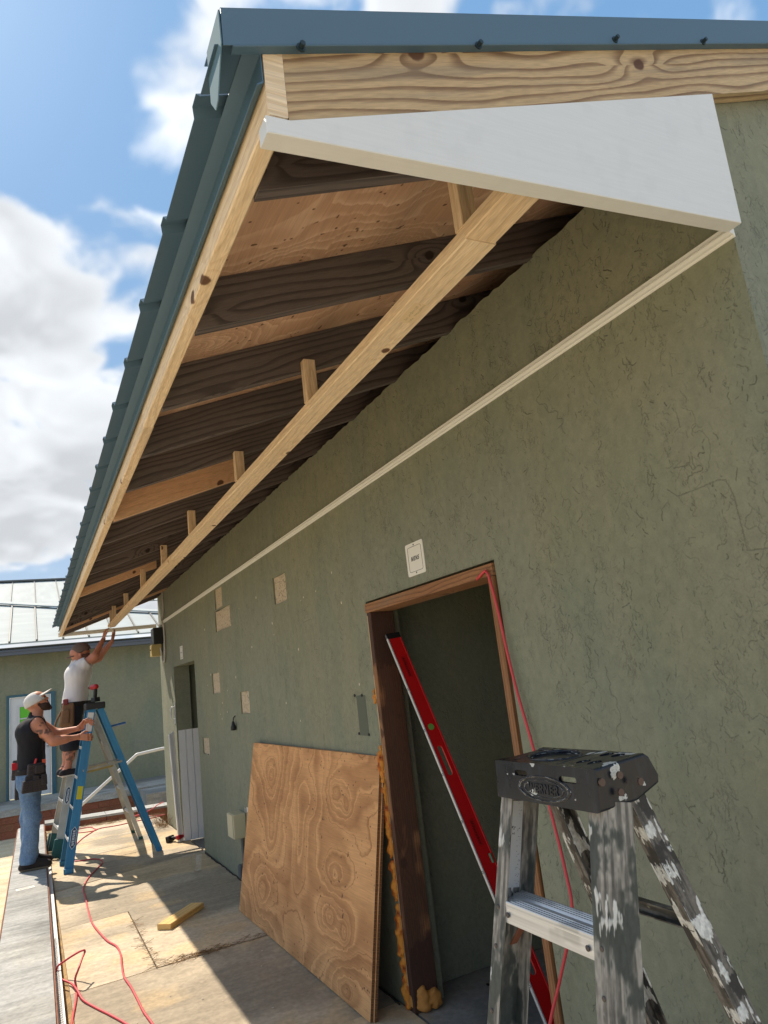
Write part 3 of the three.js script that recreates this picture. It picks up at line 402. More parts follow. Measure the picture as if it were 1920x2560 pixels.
// ------------------------------------------------------------------ implicit surfaces (foam lumps, bodies, clothes)
function nets(sdf, lo, hi, cell) {
  const n = [0, 1, 2].map((i) => Math.ceil((hi[i] - lo[i]) / cell) + 2), [nx, ny, nz] = n, val = new Float32Array(nx * ny * nz), at = (i, j, k) => i + nx * (j + ny * k);
  for (let k = 0; k < nz; k++) for (let j = 0; j < ny; j++) for (let i = 0; i < nx; i++) val[at(i, j, k)] = sdf(lo[0] + i * cell, lo[1] + j * cell, lo[2] + k * cell);
  const vid = new Int32Array(nx * ny * nz).fill(-1), pos = [], idx = [];
  for (let k = 0; k + 1 < nz; k++) for (let j = 0; j + 1 < ny; j++) for (let i = 0; i + 1 < nx; i++) {
    let c = 0, x = 0, y = 0, z = 0, m = 0; const v = []; for (let q = 0; q < 8; q++) { const w = val[at(i + (q & 1), j + ((q >> 1) & 1), k + (q >> 2))]; v.push(w); if (w < 0) m++; } if (!m || m === 8) continue;
    for (const [a, b] of EDGES) if (v[a] < 0 !== v[b] < 0) { const t = v[a] / (v[a] - v[b]); c++; x += (a & 1) + ((b & 1) - (a & 1)) * t; y += ((a >> 1) & 1) + (((b >> 1) & 1) - ((a >> 1) & 1)) * t; z += (a >> 2) + ((b >> 2) - (a >> 2)) * t; }
    vid[at(i, j, k)] = pos.length / 3; pos.push(lo[0] + (i + x / c) * cell, lo[1] + (j + y / c) * cell, lo[2] + (k + z / c) * cell);
  }
  const st = [1, nx, nx * ny];
  for (let k = 1; k + 1 < nz; k++) for (let j = 1; j + 1 < ny; j++) for (let i = 1; i + 1 < nx; i++) for (let d = 0; d < 3; d++) {
    const o = at(i, j, k), a = val[o] < 0, b = val[o + st[d]] < 0; if (a === b) continue; const s1 = st[(d + 1) % 3], s2 = st[(d + 2) % 3], A = vid[o], Bv = vid[o - s1], Cv = vid[o - s1 - s2], D = vid[o - s2]; if (A < 0 || Bv < 0 || Cv < 0 || D < 0) continue;
    if (a) idx.push(A, Bv, Cv, A, Cv, D); else idx.push(A, Cv, Bv, A, D, Cv);
  }
  const g = new THREE.BufferGeometry(); g.setAttribute('position', new THREE.Float32BufferAttribute(pos, 3)); g.setIndex(idx); g.computeVertexNormals(); return g;
}
const EDGES = [[0, 1], [2, 3], [4, 5], [6, 7], [0, 2], [1, 3], [4, 6], [5, 7], [0, 4], [1, 5], [2, 6], [3, 7]];
const smin = (a, b, k) => { const h = Math.max(k - Math.abs(a - b), 0) / k; return Math.min(a, b) - h * h * k * 0.25; };
function capsule(x, y, z, A, Bp, ra, rb) { const bx = Bp.x - A.x, by = Bp.y - A.y, bz = Bp.z - A.z, px = x - A.x, py = y - A.y, pz = z - A.z, l2 = bx * bx + by * by + bz * bz + 1e-9, t = Math.max(0, Math.min(1, (px * bx + py * by + pz * bz) / l2)), dx = px - bx * t, dy = py - by * t, dz = pz - bz * t; return Math.sqrt(dx * dx + dy * dy + dz * dz) - (ra + (rb - ra) * t); }
const boneField = (bones, k) => (x, y, z) => { let d = 9; for (const [a, b, ra, rb, kk] of bones) d = smin(d, capsule(x, y, z, a, b, ra, rb), kk ?? k); return d; };
const planeUV = (g, s = 1) => { const p = g.attributes.position, u = []; for (let i = 0; i < p.count; i++) u.push(p.getX(i) * s + p.getZ(i) * s, p.getY(i) * s); g.setAttribute('uv', new THREE.Float32BufferAttribute(u, 2)); return g; };

// ------------------------------------------------------------------ spray foam down the jamb
{
  const fr = B.children.find((o) => o.name === 'door_frame'), rr = rngOf(44), mat = std({ roughness: 0.7, map: tex(256, 256, [0.25, 0.25], (u, v) => { const a = fbm(u * 8, v * 8, 4, 8, 8, 4); return mix3(mix3(rgb(208, 138, 50), rgb(176, 92, 26), ss(0.4, 0.65, a)), rgb(112, 48, 16), ss(0.66, 0.78, a)); }) });
  const lump = (y0, y1, cell, amp) => {
    const bl = []; for (let y = y0; y < y1; y += 0.014 + rr() * 0.02) { const s = amp * (0.4 + 0.9 * rr()); bl.push([V(-0.004 - rr() * 0.01, y, -3.569 - rr() * 0.012), V(-0.004, y + 0.01, -3.566), s, s * 0.8]); }
    const f = (x, y, z) => { let d = 9; for (const b of bl) if (Math.abs(b[0].y - y) < 0.08) d = smin(d, capsule(x, y, z, b[0], b[1], b[2], b[3]), 0.01); return d + 0.006 * (fbm3(x * 60, y * 60, z * 60, 2) - 0.5); };
    put('spray_foam', planeUV(nets(f, [-0.06, y0 - 0.06, -3.65], [0.03, y1 + 0.06, -3.52], cell)), mat, fr);
  };
  lump(0.02, 1.24, 0.007, 0.017); lump(1.47, 1.53, 0.007, 0.014);
  const rr2 = rngOf(9), blobs = Array.from({ length: 12 }, () => { const a = V(-0.02 + rr2() * 0.14, 0.012 + rr2() * 0.03, -3.55 + rr2() * 0.06); return [a, a.clone().add(V((rr2() - 0.5) * 0.04, rr2() * 0.07, (rr2() - 0.5) * 0.02)), 0.018, 0.013]; });
  put('spray_foam', planeUV(nets((x, y, z) => { let d = 9; for (const b of blobs) d = smin(d, capsule(x, y, z, b[0], b[1], b[2], b[3]), 0.03); return Math.max(d + 0.014 * (fbm3(x * 50, y * 50, z * 50, 2) - 0.5), -y + 0.001); }, [-0.08, -0.02, -3.62], [0.22, 0.2, -3.38], 0.006)), std({ color: srgb(186, 128, 60), roughness: 0.75 }), fr);
}
// ------------------------------------------------------------------ writing
const rrect = (x, a, b, w, h, r) => { x.beginPath(); x.moveTo(a + r, b); x.lineTo(a + w - r, b); x.quadraticCurveTo(a + w, b, a + w, b + r); x.lineTo(a + w, b + h - r); x.quadraticCurveTo(a + w, b + h, a + w - r, b + h); x.lineTo(a + r, b + h); x.quadraticCurveTo(a, b + h, a, b + h - r); x.lineTo(a, b + r); x.quadraticCurveTo(a, b, a + r, b); x.closePath(); };
// bent plate on the wall; (a, b) run over the plate, c = centre, w x h
function signPlate(w, h, bend, mat) {
  const s = new THREE.Shape(), r = 0.012; s.moveTo(-w / 2 + r, -h / 2); s.lineTo(w / 2 - r, -h / 2); s.quadraticCurveTo(w / 2, -h / 2, w / 2, -h / 2 + r); s.lineTo(w / 2, h / 2 - r); s.quadraticCurveTo(w / 2, h / 2, w / 2 - r, h / 2); s.lineTo(-w / 2 + r, h / 2); s.quadraticCurveTo(-w / 2, h / 2, -w / 2, h / 2 - r); s.lineTo(-w / 2, -h / 2 + r); s.quadraticCurveTo(-w / 2, -h / 2, -w / 2 + r, -h / 2);
  const g = new THREE.ExtrudeGeometry(s, { depth: 0.003, bevelEnabled: false, curveSegments: 6 }), p = g.attributes.position, uv = g.attributes.uv; for (let i = 0; i < p.count; i++) uv.setXY(i, p.getX(i) / w + 0.5, p.getY(i) / h + 0.5); return g;
}
{
  const t = canvasTex(512, 768, (x, w, h) => { x.fillStyle = '#e9e8de'; x.fillRect(0, 0, w, h); x.strokeStyle = '#23231f'; x.lineWidth = 9; rrect(x, 62, 92, w - 124, h - 184, 44); x.stroke(); x.fillStyle = '#1c1c1a'; x.save(); x.translate(w / 2, h * 0.49); x.transform(0.62, 0, -0.12, 1, 0, 0); x.font = 'bold 138px sans-serif'; x.textAlign = 'center'; x.textBaseline = 'middle'; x.fillText('MENS', 0, 0); x.lineWidth = 5; x.strokeStyle = '#1c1c1a'; x.strokeText('MENS', 0, 0); x.restore(); });
  const a = atX([1013, 1364]), b = atX([1056, 1349]), c = atX([1064, 1430]), d = atX([1027, 1441]), w = Math.hypot(a.z - b.z, a.y - b.y), h = Math.hypot(a.y - d.y, a.z - d.z), mid = a.clone().add(b).add(c).add(d).multiplyScalar(0.25);
  const g = signPlate(w, h, 0, null).applyMatrix4(new THREE.Matrix4().makeRotationZ(-0.0)).rotateY(-Math.PI / 2).translate(mid.x - 0.001, mid.y, mid.z);
  const s = solo('restroom_sign', g, std({ map: t, roughness: 0.45 }), 'white rounded plate reading MENS above the near doorway', 'sign');
  for (const dy of [0.43, -0.43]) { const k = part('screw', new THREE.SphereGeometry(0.004, 8, 6).scale(0.5, 1, 1).translate(-0.003, h / 2 + dy * h, 0), M.black, s); }
  const t2 = canvasTex(128, 192, (x, w, h) => { x.fillStyle = '#dcdcd4'; x.fillRect(0, 0, w, h); x.strokeStyle = '#55554f'; x.lineWidth = 3; rrect(x, 12, 20, w - 24, h - 40, 12); x.stroke(); x.fillStyle = '#3a3a36'; x.font = 'bold 22px sans-serif'; x.textAlign = 'center'; x.fillText('WOMENS', w / 2, h / 2 + 6, w * 0.7); });
  const p = atX(q1(1177, 600));
  solo('restroom_sign', signPlate(w, h, 0).rotateY(-Math.PI / 2).translate(-0.001, p.y, p.z), std({ map: t2, roughness: 0.45 }), 'small white plate above the doorway with leaning soffit panels', 'sign');
}
// ------------------------------------------------------------------ plywood leaning on the wall
{
  const mk = (dx, w, mat, label, dz) => {
    const A = V(-0.245 + dx, 0.0, -5.87 + dz), Bp = V(-0.21 + dx, 0, -3.57 + dz), zd = Bp.clone().sub(A), L = zd.length(), top = V(0.206, 1.188, 0), H = top.length();
    const g = new THREE.BoxGeometry(L, H, 0.0145).translate(L / 2, H / 2, 0), uv = g.attributes.uv, P = g.attributes.position; for (let i = 0; i < uv.count; i++) uv.setXY(i, P.getX(i), P.getY(i));
    const X = zd.normalize(), Yv = top.clone().normalize(); const Z = X.clone().cross(Yv).normalize(), Y2 = Z.clone().cross(X);
    g.applyMatrix4(new THREE.Matrix4().makeBasis(X, Y2, Z)).translate(A.x, A.y + 0.004, A.z); return g;
  };
  const front = mk(0, 0, null, '', 0), back = mk(0.0165, 0, null, '', 0.012);
  solo('plywood_sheet', front, [M.plyEdge, M.plyEdge, M.plyEdge, M.plyEdge, M.ply, M.ply], 'tan plywood sheet with swirling grain leaning on the wall', 'plywood');
  solo('plywood_sheet', back, [M.plyEdge, M.plyEdge, M.plyEdge, M.plyEdge, M.ply, M.ply], 'second plywood sheet sandwiched between the tan sheet and the wall', 'plywood');
}
// ------------------------------------------------------------------ offcut, cords, strip, litter
{
  const A = atY(c5(942, 905), 0.012), Bp = atY(c5(1160, 785), 0.02); const A2 = V(-0.80, 0.0205, -5.88), B2 = V(-0.49, 0.0205, -6.22);
  solo('lumber_offcut', board(A2, B2, 0.11, 0.041, V(1, 0, 1), 0.003), timber(91, rgb(186, 140, 76), rgb(220, 178, 108), rgb(232, 196, 128), { rings: 12, contrast: 0.6, knots: 2 }), 'short yellow lumber offcut lying on the patio', 'offcut');
  const cord = (pix, r, label, y = r, extra = []) => solo('extension_cord', tube([...pix.map(([x, yy]) => atY(c5(x, yy), y + 0.002)), ...extra], r, pix.length * 14, 8), M.cordRed, label, 'cord');
  cord([[425, 482], [480, 478], [550, 468], [592, 472], [607, 486], [580, 520], [540, 560], [508, 605], [494, 650], [505, 690], [515, 740], [530, 800], [548, 850], [590, 905], [640, 955], [690, 985], [715, 1035], [722, 1100], [735, 1165], [775, 1225], [815, 1300], [850, 1370], [900, 1440], [960, 1530], [1040, 1640]], 0.0062, 'long pink red extension cord snaking from the blue ladder across patio');
  const P = (x, y, h = 0.006) => atY(c5(x, y), h);
  solo('extension_cord', tube([P(420, 1500), P(432, 1400), P(450, 1300), P(452, 1230, 0.012), P(445, 1180, 0.05), P(465, 1120, 0.10), P(485, 1060, 0.13), P(503, 1012, 0.15), P(490, 1010, 0.16), P(440, 1035, 0.13), P(380, 1075, 0.09), P(340, 1108, 0.06), P(335, 1145, 0.03), P(365, 1180, 0.02), P(420, 1205, 0.016), P(460, 1250, 0.02), P(490, 1300, 0.01), P(560, 1345), P(650, 1390), P(740, 1440), P(860, 1520), P(960, 1600)], 0.0062, 240, 8), M.cordRed, 'red extension cord with a raised loop beside the white strip', 'cord');
  solo('extension_cord', tube([P(970, 130, 0.3), P(930, 150, 0.2), P(890, 178, 0.1), P(840, 200, 0.09), P(800, 215, 0.02), P(930, 210), P(975, 205), P(900, 225), P(800, 245), P(700, 268), P(600, 285), P(575, 292), P(530, 280), P(470, 290), P(440, 300), P(470, 312), P(560, 300), P(575, 290), P(540, 312), P(490, 345), P(450, 382), P(430, 400)], 0.006, 260, 7), M.cordRed, 'thin red cord looped on the patio beyond the ladders', 'cord');
  // cord hanging down the near doorway
  const W = (p, x) => atX(p, x); const g = [W(kd(1115, 490), 0.1), W(kd(1165, 492), 0.02), W(kd(1200, 460), -0.02), W(kd(1262, 405), -0.022), W(kd(1310, 530), -0.02), W(kd(1380, 800), -0.02), W(kd(1470, 1200), -0.02), W(kd(1560, 1560), -0.02), W(kd(1659, 1900), -0.02), W([1385, 2060], -0.02), W([1414, 2180], -0.03), W([1430, 2270], -0.04), W([1400, 2450], -0.05), W([1375, 2560], -0.06), V(-0.08, 0.02, -2.46), V(-0.1, 0.008, -2.2), V(-0.05, 0.008, -1.9)];
  solo('extension_cord', tube(g, 0.0058, 160, 7), M.cordRed, 'red extension cord hanging down the near door frame', 'cord');
  // pale slotted strip lying along the kerb
  const s0 = V(kerbIn(-9.6) + 0.028, 0.03, -9.6), s1 = V(kerbIn(1) + 0.03, 0.03, 1), st = solo('trim_strip', sweep([[-0.02, 0.0], [0.02, 0.012], [0.02, 0.014], [-0.02, 0.003], [-0.022, 0.02], [-0.024, 0.02], [-0.0235, -0.03], [-0.0215, -0.03]], s0, s1, V(1, 0, 0)), M.pvc, 'long pale slotted trim strip lying between kerb and patio', 'trim');
  const slots = []; for (let z = -6.2; z < -1; z += 0.033) slots.push(box(-0.006, 0.012, 0, 0.0012, 0, 0.007, 0.0002).rotateZ(0.29).translate(kerbIn(z) + 0.028, 0.0415, z)); const sl = part('slots', merged(slots).translate(-st.position.x, -st.position.y, -st.position.z), M.joint, st); sl.userData.kind = 'stuff';
  // pine needles in the joints, dry leaves at the far kerb, weeds at the corner
  const rr = rngOf(55), needle = (p, L, a, tilt) => { const d = V(Math.cos(a) * Math.cos(tilt), Math.sin(tilt), Math.sin(a) * Math.cos(tilt)).multiplyScalar(L); return sweep([[-0.0009, -0.0009], [0.0009, -0.0009], [0, 0.0012]], p, p.clone().add(d), V(0.3, 1, 0.2)); };
  const straw = (list, name, label, mat, L = 0.07, hgt = 0.012) => { const gs = []; for (const [x0, z0, x1, z1, n, sp] of list) for (let i = 0; i < n; i++) { const t = rr(), e = (rr() + rr() + rr() - 1.5) * sp, p = V(x0 + (x1 - x0) * t + e, 0.002 + rr() * hgt, z0 + (z1 - z0) * t + (rr() + rr() - 1) * sp); gs.push(needle(p, L * (0.5 + rr()), Math.atan2(z1 - z0, x1 - x0) + (rr() - 0.5) * 2.4 + (rr() < 0.5 ? Math.PI : 0), (rr() - 0.4) * 0.12)); } const m = part(name, merged(gs), mat, scene); m.userData.kind = 'stuff'; tag(m, label, 'litter'); return m; };
  const strawM = std({ color: srgb(134, 106, 72), roughness: 0.95 });
  straw([[-0.98, -5.17, -0.25, -5.19, 95, 0.035], [-0.97, -5.2, -0.96, -6.3, 70, 0.016], [-0.8, -5.17, -0.55, -5.18, 60, 0.03]], 'pine_straw', 'brown pine needles caught in the patio joints', strawM);
  straw([[-1.45, -11.7, 0.0, -11.35, 420, 0.1], [-1.45, -11.6, -1.44, -9.3, 260, 0.06]], 'leaf_litter', 'dry brown litter along the far kerb and soil edge', strawM, 0.06, 0.03);
  const dry = []; for (let i = 0; i < 130; i++) dry.push(needle(V(-0.05 - rr() * 0.12, 0.002, -10.35 + (rr() - 0.5) * 0.3), 0.08 + rr() * 0.22, rr() * 6.28, 0.2 + rr() * 1.1)); tag(part('dry_weeds', merged(dry), strawM, scene), 'tuft of dry brown weeds at the far wall corner', 'weeds').userData.kind = 'stuff';
  const bits = []; for (let i = 0; i < 60; i++) { const x = -1.4 + rr() * 1.35, z = -4 - rr() * 7; bits.push(new THREE.IcosahedronGeometry(0.002 + rr() * 0.0035, 0).scale(1, 0.4, 1.4).rotateY(rr() * 6).translate(x, 0.004, z)); } const cr = part('crumbs', merged(bits), std({ color: srgb(196, 186, 168), roughness: 1 }), scene); cr.userData.kind = 'stuff'; tag(cr, 'loose mortar crumbs scattered over the patio', 'debris');
  // label stuck on the kerb, curled leaf
  const lab = atY(c5(150, 643), 0.101), lt = canvasTex(256, 96, (x, w, h) => { x.fillStyle = '#dedcd2'; x.fillRect(0, 0, w, h); x.strokeStyle = '#3a3a38'; x.lineWidth = 9; x.beginPath(); x.ellipse(w * 0.42, h / 2, w * 0.3, h * 0.3, 0, 0, 7); x.stroke(); x.beginPath(); x.moveTo(50, h * 0.62); x.quadraticCurveTo(110, h * 0.2, 160, h * 0.55); x.stroke(); x.fillStyle = '#555'; for (let i = 0; i < 4; i++) x.fillRect(200, 22 + i * 14, 40, 5); });
  const lg = new THREE.BoxGeometry(0.15, 0.0012, 0.085); solo('sticker', lg.rotateY(0.12).translate(lab.x, 0.102, lab.z), [M.pvc, M.pvc, std({ map: lt }), M.pvc, M.pvc, M.pvc], 'white printed sticker on the kerb cap', 'sticker');
}
// ------------------------------------------------------------------ spirit level in the doorway
{
  const top = V(0.055, 1.815, -3.4), bot = V(0.20, 0.0, -2.55), lv = thing('spirit_level', 'long red spirit level leaning inside the near doorway', 'level', bot.toArray());
  const dir = top.clone().sub(bot).normalize(), L = top.distanceTo(bot), X = V(1, 0, 0).addScaledVector(dir, -dir.x).normalize(), Z = X.clone().cross(dir).normalize();
  const m = new THREE.Matrix4().makeBasis(X, dir, Z).setPosition(bot), loc = (g) => g.applyMatrix4(m);
  const red = std({ color: srgb(196, 22, 26), roughness: 0.42 }), lite = std({ color: srgb(196, 198, 198), roughness: 0.4, metalness: 0.3 });
  const s = new THREE.Shape([[-0.034, 0.02], [0.034, 0.02], [0.034, L - 0.03], [-0.034, L - 0.03]].map((p) => new THREE.Vector2(...p))), slot = (y, h) => { const p = new THREE.Path(); p.moveTo(-0.012, y); p.lineTo(-0.012, y + h); p.absarc(0, y + h, 0.014, Math.PI, 0, true); p.lineTo(0.014, y); p.absarc(0, y, 0.014, 0, Math.PI, true); return p; };
  s.holes.push(slot(L * 0.62, 0.12), slot(L * 0.2, 0.12)); const h0 = new THREE.Path(); h0.absarc(0, L * 0.735, 0.017, 0, 6.2832, true); s.holes.push(h0);
  put('body', loc(new THREE.ExtrudeGeometry(s, { depth: 0.008, bevelEnabled: false }).translate(0, 0, -0.004)), red, lv);
  for (const x of [-0.0375, 0.0375]) put('rail', loc(sweep(rect(0.007, 0.015, 0.001), V(x, 0.004, 0), V(x, L - 0.006, 0), V(1, 0, 0))), x < 0 ? lite : red, lv);
  for (const y of [0.008, L - 0.016]) put('end_cap', loc(new RoundedBoxGeometry(0.082, 0.03, 0.02, 2, 0.003).translate(0, y, 0)), M.black, lv);
  for (const y of [L * 0.735]) put('vial', loc(new THREE.CylinderGeometry(0.016, 0.016, 0.012, 16).rotateX(Math.PI / 2).translate(0, y, 0)), std({ color: srgb(120, 170, 80), roughness: 0.2 }), lv);
  put('vial_window', loc(new THREE.CylinderGeometry(0.007, 0.007, 0.04, 12).translate(0.027, L * 0.42, 0.004)), std({ color: srgb(90, 120, 90), roughness: 0.2 }), lv);
  for (let i = 0; i < 7; i++) put('hole_ring', loc(new THREE.TorusGeometry(0.006, 0.0012, 6, 14).rotateY(Math.PI / 2).translate(-0.0412, L * (0.18 + i * 0.11), 0)), M.black, lv);
  const tt = canvasTex(256, 64, (x, w, h) => { x.fillStyle = '#b01418'; x.fillRect(0, 0, w, h); x.fillStyle = '#2a0808'; x.font = 'italic bold 44px sans-serif'; x.textAlign = 'center'; x.textBaseline = 'middle'; x.fillText('Milwaukee', w / 2, h / 2, w * 0.9); });
  for (const y of [0.9, 0.48, 0.27]) { const g = new THREE.PlaneGeometry(0.12, 0.026).rotateZ(-Math.PI / 2).translate(0.004, L * y, 0.0062); put('print', loc(g), std({ map: tt, roughness: 0.42 }), lv); }
}
// ------------------------------------------------------------------ near stepladder, paint-splashed
const FONT = await new FontLoader().loadAsync('fonts/droid/droid_sans_bold.typeface.json');
function painted(seed, base, dark, white, o = {}) { const { wAmt = 0.6, dAmt = 0.5, L = 0.8, Wd = 0.3 } = o; return std({ roughness: 0.55, bumpScale: 0.0012, map: tex(512, 256, [L, Wd], (u, v) => { const a = fbm(u * 7, v * 5, 5, 7, 5, seed), st = fbm(u * 9, v * 34, 4, 9, 34, seed + 1), w = fbm(u * 9, v * 7, 5, 9, 7, seed + 2), f = fbm(u * 60, v * 40, 2, 60, 40, seed + 3); let c = mix3(base, base.map((q) => q * 0.6), ss(0.35, 0.7, st)); c = mix3(c, dark, ss(dAmt, dAmt + 0.08, a) * 0.9); c = mix3(c, white, ss(wAmt, wAmt + 0.04, w * 0.75 + st * 0.25) * 0.95); return c.map((q) => q * (0.85 + 0.3 * f)); }), bumpMap: tex(256, 128, [L, Wd], (u, v) => ss(wAmt, wAmt + 0.05, fbm(u * 9, v * 7, 5, 9, 7, seed + 2) * 0.75 + 0.25 * fbm(u * 9, v * 34, 4, 9, 34, seed + 1)), false) }); }
{
  const lad = thing('stepladder', 'paint splashed stepladder with black cap standing beside the near doorway', 'stepladder', [-0.47, 0, -1.37]);
  const mF = painted(3, rgb(156, 151, 142), rgb(60, 66, 62), rgb(212, 210, 204), { wAmt: 0.66, dAmt: 0.57 }), mR = painted(9, rgb(116, 111, 104), rgb(46, 45, 45), rgb(222, 222, 216), { wAmt: 0.535, dAmt: 0.53, L: 0.4, Wd: 0.2 }), mFl = painted(15, rgb(140, 136, 128), rgb(70, 76, 72), rgb(200, 198, 190), { wAmt: 0.7, dAmt: 0.6 });
  const fx = (y) => -0.645 - 0.2 * (1.3 - y), zr = (y) => -1.187 + 0.03 * (1.3 - y), zl = (y) => -1.535 - 0.1 * (1.3 - y), rx = (y) => -0.515 + 0.35 * (1.3 - y);
  const rail = (x, z, dx, web, fl, inward, mat, t = 0.004) => sweep(chan(web, fl, t).map(([a, b]) => [a, b * inward]), V(x(0.004) + dx, 0.004, z(0.004)), V(x(1.31) + dx, 1.31, z(1.31)), V(1, 0.0, 0));
  // chan: local x along the web (world x), local y = dir x X -> world z sign
  const rr_ = put('rail', rail(fx, zr, 0.04, 0.08, 0.042, 1, mF), mF, lad), rl_ = put('rail', rail(fx, zl, 0.04, 0.08, 0.042, -1, mF), mF, lad);
  const zR = (y) => -1.245 + 0.075 * (1.3 - y), zL = (y) => -1.545 - 0.03 * (1.3 - y);
  put('rear_rail', rail(rx, zR, 0.02, 0.046, 0.034, 1, mR), mR, lad); put('rear_rail', rail(rx, zL, 0.02, 0.046, 0.034, -1, mR), mR, lad);
  for (const y of [1.075, 0.77, 0.465, 0.16]) {
    const x0 = fx(y) - 0.004, prof = [[0, -0.042], [0.003, -0.042], [0.003, -0.006], [0.08, -0.006], [0.08, -0.03], [0.083, -0.03], [0.083, 0]]; for (let i = 9; i >= 0; i--) { const a = 0.004 + i * 0.0078; if (i === 5 || i === 4) { prof.push([a + 0.006, -0.003], [a, -0.003]); continue; } prof.push([a + 0.005, 0], [a + 0.0042, 0.0022], [a + 0.0012, 0.0022], [a, 0]); }
    const s = put('step', sweep(prof, V(x0, y, zl(y) + 0.006), V(x0, y, zr(y) - 0.006), V(1, 0, 0)), M.alu, lad);
    for (const z of [zl(y) + 0.05, zr(y) - 0.06]) put('rivet', new THREE.SphereGeometry(0.006, 10, 8).scale(0.5, 1, 1).translate(x0 - 0.001, y - 0.024, z), std({ color: srgb(92, 84, 80), roughness: 0.6, metalness: 0.4 }), s);
    for (const [z, sg] of [[zl(y) + 0.01, 1], [zr(y) - 0.012, -1]]) put('brace', sweep(rect(0.02, 0.004, 0.001), V(x0 + 0.03, y - 0.10, z), V(x0 + 0.035, y - 0.012, z + sg * 0.085), V(1, 0, 0)), std({ color: srgb(120, 72, 52), roughness: 0.7 }), s);
  }
  for (const y of [1.03, 0.6, 0.2]) put('rear_brace', sweep(chan(0.03, 0.02, 0.003), V(rx(y) + 0.02, y, zL(y) + 0.004), V(rx(y) + 0.02, y, zR(y) - 0.004), V(0, 1, 0)), painted(21, rgb(120, 116, 108), rgb(60, 56, 50), rgb(208, 190, 150), { wAmt: 0.62 }), lad);
  for (const z of [zL(1.03) + 0.05, zR(1.03) - 0.05]) put('spreader', sweep(rect(0.018, 0.003, 0.001), V(fx(0.66) + 0.07, 0.66, z), V(rx(0.7), 0.7, z), V(0, 1, 0)), M.aluDull, lad);
  for (const [x, z] of [[fx(0) + 0.04, zr(0) - 0.015], [fx(0) + 0.04, zl(0) + 0.015], [rx(0) + 0.01, zR(0) - 0.012], [rx(0) + 0.01, zL(0) + 0.012]]) put('foot', new RoundedBoxGeometry(0.09, 0.05, 0.05, 2, 0.006).translate(x, 0.025, z), M.black, lad);
  // white label on the inner web of the far rail
  const lt = canvasTex(128, 512, (x, w, h) => { x.fillStyle = '#c9cbcd'; x.fillRect(0, 0, w, h); const r = rngOf(4); x.fillStyle = '#4a4a4c'; for (let i = 0; i < 220; i++) { const yy = r() * h; if (yy > 120 && yy < 160) continue; x.globalAlpha = 0.5 + r() * 0.5; x.fillRect(r() < 0.7 ? 4 + r() * 22 : 90 + r() * 30, yy, 1 + r() * 5, 1 + r() * 3); } for (let i = 0; i < 26; i++) x.fillRect(50 + r() * 26, 150 + r() * 60, 2 + r() * 8, 2 + r() * 5); });
  const A = V(fx(1.1) + 0.012, 1.095, zl(1.1) + 0.0062), Bt = V(fx(1.28) + 0.012, 1.285, zl(1.28) + 0.0062), lg = new THREE.PlaneGeometry(1, 1), up = Bt.clone().sub(A), hgt = up.length();
  { const Yv = up.normalize(), X = V(1, 0, 0).addScaledVector(Yv, -Yv.x).normalize(), Z = X.clone().cross(Yv); lg.scale(0.05, hgt, 1).translate(0.025, hgt / 2, 0).applyMatrix4(new THREE.Matrix4().makeBasis(X, Yv, Z).setPosition(A)); put('label', lg, std({ map: lt, roughness: 0.4 }), lad); }
  for (const y of [1.06, 0.98, 0.85]) for (const [z, d] of [[zr, -0.02], [zl, 0.015]]) put('rivet', new THREE.SphereGeometry(0.0055, 8, 6).scale(0.5, 1, 1).translate(fx(y) - 0.001, y, z(y) + d), std({ color: srgb(96, 88, 82), roughness: 0.6, metalness: 0.3 }), lad);
  // cap: hollow moulding with slots, tray and emblem
  const ev = new Evaluator(); ev.useGroups = false; const zA = -1.528, zB = -1.176, Lc = zB - zA;
  const ext = (pts, z0, z1, bev = 0) => new THREE.ExtrudeGeometry(new THREE.Shape(pts.map((p) => new THREE.Vector2(...p))), { depth: z1 - z0 - 2 * bev, bevelEnabled: bev > 0, bevelSize: bev, bevelThickness: bev, bevelSegments: 3, bevelOffset: -bev }).translate(0, 0, z0 + bev);
  const brush = (g) => { for (const k of Object.keys(g.attributes)) if (!['position', 'normal', 'uv'].includes(k)) g.deleteAttribute(k); const b = new Brush(g); b.updateMatrixWorld(); return b; };
  let cap = brush(ext([[-0.664, 1.300], [-0.657, 1.383], [-0.478, 1.385], [-0.462, 1.376], [-0.438, 1.335], [-0.442, 1.318], [-0.53, 1.298]], zA, zB, 0.006));
  const cut = (g) => { cap = ev.evaluate(cap, brush(g), SUBTRACTION); };
  cut(ext([[-0.656, 1.28], [-0.650, 1.374], [-0.482, 1.376], [-0.448, 1.33], [-0.448, 1.28]], zA + 0.007, zB - 0.007));
  for (const [p, w] of [[k3(407, 228), 0.046], [k3(643, 263), 0.056]]) { const c = atX(p, -0.66); cut(new RoundedBoxGeometry(0.5, 0.012, w, 3, 0.0055).translate(-0.55, c.y, c.z)); }
  cut(new THREE.CylinderGeometry(0.062, 0.062, 0.03, 40).scale(1, 1, 1.15).translate(-0.56, 1.393, -1.395)); 
  for (const z of [-1.26, -1.225]) for (const x of [-0.60, -0.515]) cut(new THREE.CylinderGeometry(0.016, 0.016, 0.012, 20).scale(1.4, 1, 0.85).translate(x, 1.387, z));
  cut(new RoundedBoxGeometry(0.13, 0.012, 0.05, 2, 0.004).translate(-0.56, 1.386, -1.505)); cut(new RoundedBoxGeometry(0.16, 0.006, 0.006, 1, 0.002).translate(-0.56, 1.3845, -1.468)); cut(new RoundedBoxGeometry(0.16, 0.006, 0.006, 1, 0.002).translate(-0.56, 1.3845, -1.305));
  cut(new THREE.CylinderGeometry(0.008, 0.008, 0.08, 14).translate(-0.475, 1.38, -1.2));
